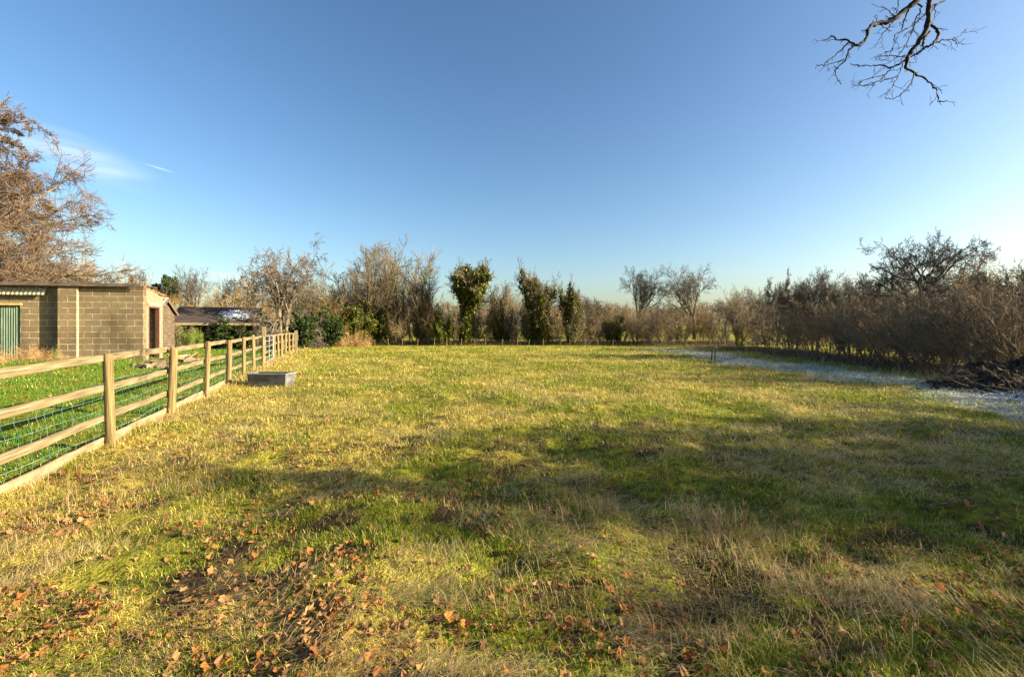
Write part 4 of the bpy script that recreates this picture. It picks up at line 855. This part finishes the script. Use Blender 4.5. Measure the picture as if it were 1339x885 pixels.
# far woods beyond the next field: a bare belt that reads as one mass
def far_wood():
    rng = np.random.RandomState(12); A = Acc()
    base = TREES['round']
    n = 0
    Pst, Dst, Lst, Rst = [], [], [], []
    for i in range(150):
        px = 250 + i * 6.2 + rng.randn() * 4; y = 125 + rng.rand() * 40
        top = 398 + 5 * math.sin(i * .21) - (14 if 640 < px < 690 else 0) - (8 if 400 < px < 560 else 0) - 3 * rng.rand()
        x = xat(px, y); g = G(x, y); H = (zat(top, y) - g)
        Pst.append((x, y, g - .3)); Dst.append((rng.randn() * .05, 0, 1)); Lst.append(H * .72); Rst.append(.16)
    P, D, L, R = map(np.array, (Pst, Dst, Lst, Rst))
    for lv, kd in (((6, 5, .04, .03, .4), (14, .2, 1, 38, 10, .5, .35, .5)), ((5, 3, .1, .06, .5), (7, .2, 1, 38, 12, .5, .2, .7)), ((4, 3, .12, .05, .6), (5, .2, 1, 38, 12, .55, .1, .8)), ((3, 3, .12, .04, .8), None)):
        poly, rad = grow(rng, P, D, L, R, *lv[0:1], *lv[2:]); rad = np.maximum(rad, .028); V, Q = tubes(poly, rad, lv[1]); A.add(V, Q)
        if kd: P, D, L, R = kids(rng, poly, rad, L, *kd)
    tag(link('far_wood', A.mesh('far_wood', M_twig_brown)), 'distant brown belt of bare woodland beyond the next field', 'woodland', kind='stuff')
far_wood()
# low dark hedge in the next field's edge
# ------------------------------------------------------------------ right-hand hedge and its trees
lt('spread', 1206, 20.5, 314, 132, 'flat-topped spreading tree with layered branches rising over the right-hand hedge', rz=3.3, name='bare_tree')
lt('hawthorn', 1268, 22, 338, 80, 'bare thorn tree right of the flat-topped tree', name='thorn_tree', rz=1)
lt('round', 1122, 26, 362, 78, 'grey round-headed tree left of the flat-topped tree in the right-hand hedge', rz=4)
lt('round', 1070, 30, 358, 76, 'bare tree with a broad grey head nearer the field corner, left of two alike', rz=1.3)
lt('spread', 1335, 15.5, 345, 90, 'tall bare tree cut by the right edge of the picture', rz=1.0)
lt('bush1', 990, 40, 402, 50, 'brown twiggy bush at the corner between the two hedges', cat='hedge shrub', name='hedge_shrub')
lt('round', 1043, 33, 366, 60, 'slim-topped bare tree between the two broad grey heads near the field corner', rz=2.2)
lt('stag', 1098, 30, 368, 60, 'crooked bare tree between the broad grey heads and the round-headed tree', rz=2.9)
lt('round', 1156, 27, 366, 70, 'bare tree tucked against the left side of the flat-topped tree', rz=5.1)
rh = [  # px, depth, top, width px, kind
 (1008, 33.5, 398, 66, 'bush3'), (1035, 30.5, 398, 74, 'bush2'), (1062, 28, 396, 80, 'bush1'), (1090, 26, 392, 90, 'bush2'), (1112, 23.5, 392, 90, 'bush3'), (1140, 21.5, 388, 110, 'bush1'), (1168, 19.5, 388, 120, 'bush2'),
 (1198, 17.6, 384, 130, 'bush3'), (1228, 16, 380, 140, 'bush1'), (1262, 14.8, 376, 150, 'bush2'), (1300, 13.6, 372, 160, 'bush3'), (1345, 12.8, 364, 170, 'bush1'),
 (1050, 33, 380, 70, 'bush1'), (1100, 29, 378, 90, 'hawthorn'), (1150, 25, 372, 110, 'bush1'), (1185, 22.5, 366, 110, 'hawthorn'), (1245, 19, 358, 120, 'bush1'), (1290, 17.5, 362, 110, 'hawthorn'), (1340, 16, 350, 130, 'bush2'), (1225, 21, 362, 100, 'bush2'), (1305, 15.5, 356, 130, 'bush1')]
wh = ['farthest dark shrub of the right-hand hedge, at the field corner', 'second shrub from the field corner at the foot of the right-hand hedge', 'third shrub from the field corner, warm brown, foot of the right-hand hedge', 'dense brown shrub below the two alike grey-headed trees',
 'dark shrub below the grey round-headed tree', 'warm brown shrub a little left of the flat-topped tree', 'dense brown shrub just left of the flat-topped tree', 'dark shrub right below the flat-topped tree', 'warm brown shrub behind the left end of the brush heap', 'dense brown shrub straight behind the middle of the brush heap',
 'dark shrub behind the right part of the brush heap', 'nearest warm brown shrub, cut by the right edge behind the brush heap',
 'taller brown shrub behind the second from the field corner', 'thorny shrub left below the grey round-headed tree', 'tall brown shrub in the gap left of the flat-topped tree', 'thorny shrub against the trunk of the flat-topped tree', 'tall brown shrub right of the flat-topped trunk', 'thorny shrub between the thorn tree and the right edge',
 'tallest dense brown shrub at the right edge of the picture', 'dense brown shrub between the flat-topped tree and the thorn tree', 'warm brown shrub under the crown of the right edge tree']
for (px, y, top, wp_, kd), lab in zip(rh, wh):
    lt(kd, px, y, top, wp_, lab, cat='hedge shrub', name='hedge_shrub', group='shrubs of the right-hand hedge')
# the same hedge goes on beyond the right edge towards the camera
off = [(16.2, 8.5, 3.2, 4.2, 'bush1'), (16.5, 4.6, 3.4, 4.4, 'bush2'), (16.0, 1.4, 3.2, 4.2, 'bush3'), (16.5, -2, 3.6, 4.6, 'bush1'), (19.5, 7, 4.6, 5.0, 'hawthorn'), (19, 0, 4.8, 5.2, 'hawthorn')]
off += [(13.8, 1.3, 5.4, 4.4, 'hawthorn'), (14.6, 4.6, 5.0, 4.2, 'hawthorn'), (15.4, 2.4, 6.0, 4.2, 'round'), (15.0, -.6, 5.6, 4.2, 'hawthorn'), (18.5, 10.6, 5.4, 3.8, 'round')]
for x, y, H, Wd, kd in off:
    place(kd, x, y, H, Wd, 'hedge shrub continuing the right-hand hedge beyond the picture', 'hedge shrub', name='hedge_shrub', group='shrubs of the right-hand hedge beyond the picture')

# ------------------------------------------------------------------ overhanging branch and the tree it belongs to
def overhang():
    T = thing('overhanging_tree', 'leafless tree whose dark twisted branch hangs into the top right of the sky', 'tree', (8.2, -3.2, G(8.2, -3.2)))
    rng = np.random.RandomState(15); Yd = 5.0
    def p3(X, Y, dy=0.0):
        px = 1040 + X / 5.15; py = Y / 5.15; y = Yd + dy; return np.array([xat(px, y), y, zat(py, y)])
    lines = [([(830, 0), (760, 50), (700, 100), (640, 145), (560, 155), (520, 165), (490, 200), (490, 235), (460, 280), (420, 305), (395, 295), (350, 270), (290, 275), (240, 245), (190, 275)], .022, .0035, 0),
     ([(395, 300), (360, 340), (345, 390), (300, 440), (265, 475), (275, 520), (310, 572)], .008, .0025, .1), ([(360, 285), (300, 350), (240, 395), (190, 435), (140, 440)], .006, .0022, -.1), ([(330, 400), (270, 415), (200, 437)], .004, .002, .1),
     ([(910, -40), (900, 60), (890, 160), (870, 220), (820, 300), (775, 360), (750, 400), (745, 465)], .024, .012, .3), ([(745, 460), (790, 485), (850, 520), (910, 560), (950, 610), (960, 680), (1000, 690), (1025, 678)], .010, .0028, .3),
     ([(750, 400), (700, 430), (645, 460), (580, 440), (510, 445), (440, 440), (370, 430)], .009, .0025, .2), ([(645, 460), (600, 510), (570, 545), (500, 570), (450, 585)], .005, .0022, .2), ([(730, 410), (710, 460), (690, 520), (650, 590), (600, 640)], .005, .0022, .35),
     ([(800, 490), (790, 540), (750, 600), (700, 650), (630, 670), (600, 655)], .005, .0022, .3), ([(910, 170), (945, 195), (965, 230), (950, 270), (920, 300), (870, 325), (820, 360), (775, 385)], .013, .007, .4), ([(920, 300), (990, 270), (1060, 265), (1110, 240), (1145, 200)], .006, .0022, .4),
     ([(1060, 265), (1090, 300), (1140, 262)], .004, .0022, .4), ([(820, 25), (855, 50), (830, 100), (800, 160), (790, 210), (760, 270), (730, 330), (680, 390), (620, 430)], .007, .0022, 0), ([(880, 90), (830, 135), (795, 170), (740, 200), (670, 235), (670, 290), (655, 340), (600, 350)], .006, .0022, .3),
     ([(1010, 5), (940, 35), (905, 55)], .007, .01, .5), ([(700, 100), (650, 160), (620, 190), (590, 230), (560, 275)], .007, .0022, .1), ([(765, 60), (740, 130), (715, 200)], .007, .005, .1), ([(670, 110), (620, 65), (580, 40)], .004, .0022, 0),
     ([(590, 510), (520, 525), (460, 540), (430, 570), (375, 595)], .004, .0022, .25), ([(690, 520), (600, 540), (510, 560), (460, 580)], .004, .0022, .3), ([(740, 380), (660, 380), (590, 375), (530, 385)], .004, .0022, .3), ([(905, 215), (870, 260), (855, 310), (865, 335)], .009, .006, .3),
     ([(840, -30), (790, 20), (740, 70), (690, 110), (620, 130)], .016, .004, .25), ([(945, 30), (940, 100), (935, 135)], .004, .002, .4), ([(700, 0), (690, 50), (660, 75)], .004, .002, 0), ([(560, 155), (600, 190), (640, 180)], .004, .002, 0)]
    A = Acc(); tw = []
    for pts, r0, r1, dy in lines:
        n = len(pts); drift = np.cumsum(rng.randn(n)) * .03
        P = np.array([p3(X, Y, dy + drift[i]) for i, (X, Y) in enumerate(pts)])
        # subdivide for a rougher line
        t = np.linspace(0, n - 1, (n - 1) * 4 + 1); i = np.minimum(t.astype(int), n - 2); f = (t - i)[:, None]; Q3 = P[i] * (1 - f) + P[i + 1] * f
        Q3[1:-1] += rng.randn(len(t) - 2, 3) * .0045; R = r0 + (r1 - r0) * np.linspace(0, 1, len(t)) ** .8; R = 1.35 * R * (1 + .15 * rng.randn(len(t)).clip(-1, 2))
        V, Q = tubes(Q3[None], R[None], 7); A.add(V, Q); tw.append((Q3, R))
    for Q3, R in tw:
        ln = np.linalg.norm(np.diff(Q3, axis=0), axis=1).sum(); m = max(2, int(ln / .085)); 
        P, D, L, Rc = kids(rng, Q3[None], R[None], np.array([1.]), m, .12, 1, 48, 16, .10, 0, .5); L = .04 + .13 * rng.rand(m) ** 2; Rc = np.clip(Rc, .0026, .004)
        D[:, 1] *= .5; poly, rad = grow(rng, P, D, L, Rc, 5, .28, -.05, .7); V, Q = tubes(poly, rad, 4); A.add(V, Q)
        P, D, L2, Rc = kids(rng, poly, rad, L, 2, .3, 1, 50, 16, .5, 0, .9); poly, rad = grow(rng, P, D, L2, np.clip(Rc, .0022, .003), 3, .2, 0, .8); V, Q = tubes(poly, rad, 3); A.add(V, Q)
    o = link('hanging_branch', A.mesh('branch', M_black, True), T); o.location = -T.location
    # trunk, limbs and crown, all behind and above the picture's edge
    tr = Acc(); top1 = p3(830, 0); top2 = p3(910, -40, .3)
    base = np.array([8.2, -3.2, 0.0])
    def curve(a, b_, c, n=12):
        t = np.linspace(0, 1, n)[:, None]; return (1 - t) ** 2 * a + 2 * t * (1 - t) * b_ + t * t * c
    tk = curve(base + [0, 0, -.3], base + [-.1, .2, 4], base + [-.3, .6, 8.0]); V, Q = tubes(tk[None], np.linspace(.34, .16, 12)[None], 12); tr.add(V, Q)
    fork = tk[6]; mid = np.array([5.6, 3.6, 7.4])
    l1 = curve(fork, np.array([7.4, .8, 8.2]), mid); V, Q = tubes(l1[None], np.linspace(.16, .06, 12)[None], 8); tr.add(V, Q)
    l2 = curve(mid, mid + [-.5, .7, -.4], top1); V, Q = tubes(l2[None], np.linspace(.06, .022, 12)[None], 8); tr.add(V, Q)
    l3 = curve(mid, mid + [-.2, .9, -.6], top2); V, Q = tubes(l3[None], np.linspace(.055, .024, 12)[None], 8); tr.add(V, Q)
    P = tk[5:]; poly = P[None]; rad = np.linspace(.25, .16, len(P))[None]
    o = link('trunk', tr.mesh('trunk', M_bark, True), T); o.location = -T.location
    cr = Acc(); P, D, L, R = kids(rng, poly, rad, np.array([6.]), 12, .1, 1, 50, 12, .75, .2, .4); D[:, 1] -= .4
    for lv, kd in (((8, 5, .1, .01, .3), (7, .2, 1, 42, 12, .45, .3, .55)), ((6, 4, .12, .01, .4), (6, .2, 1, 42, 12, .45, .2, .6)), ((4, 3, .15, 0, .5), (4, .2, 1, 42, 12, .5, .2, .7)), ((3, 3, .15, 0, .6), None)):
        po, ra = grow(rng, P, D, L, R, *lv[0:1], *lv[2:]); ra = np.maximum(ra, .004); V, Q = tubes(po, ra, lv[1]); cr.add(V, Q)
        if kd: P, D, L, R = kids(rng, po, ra, L, *kd)
    o = link('crown', cr.mesh('crown', M_twig_grey), T); o.location = -T.location
overhang()
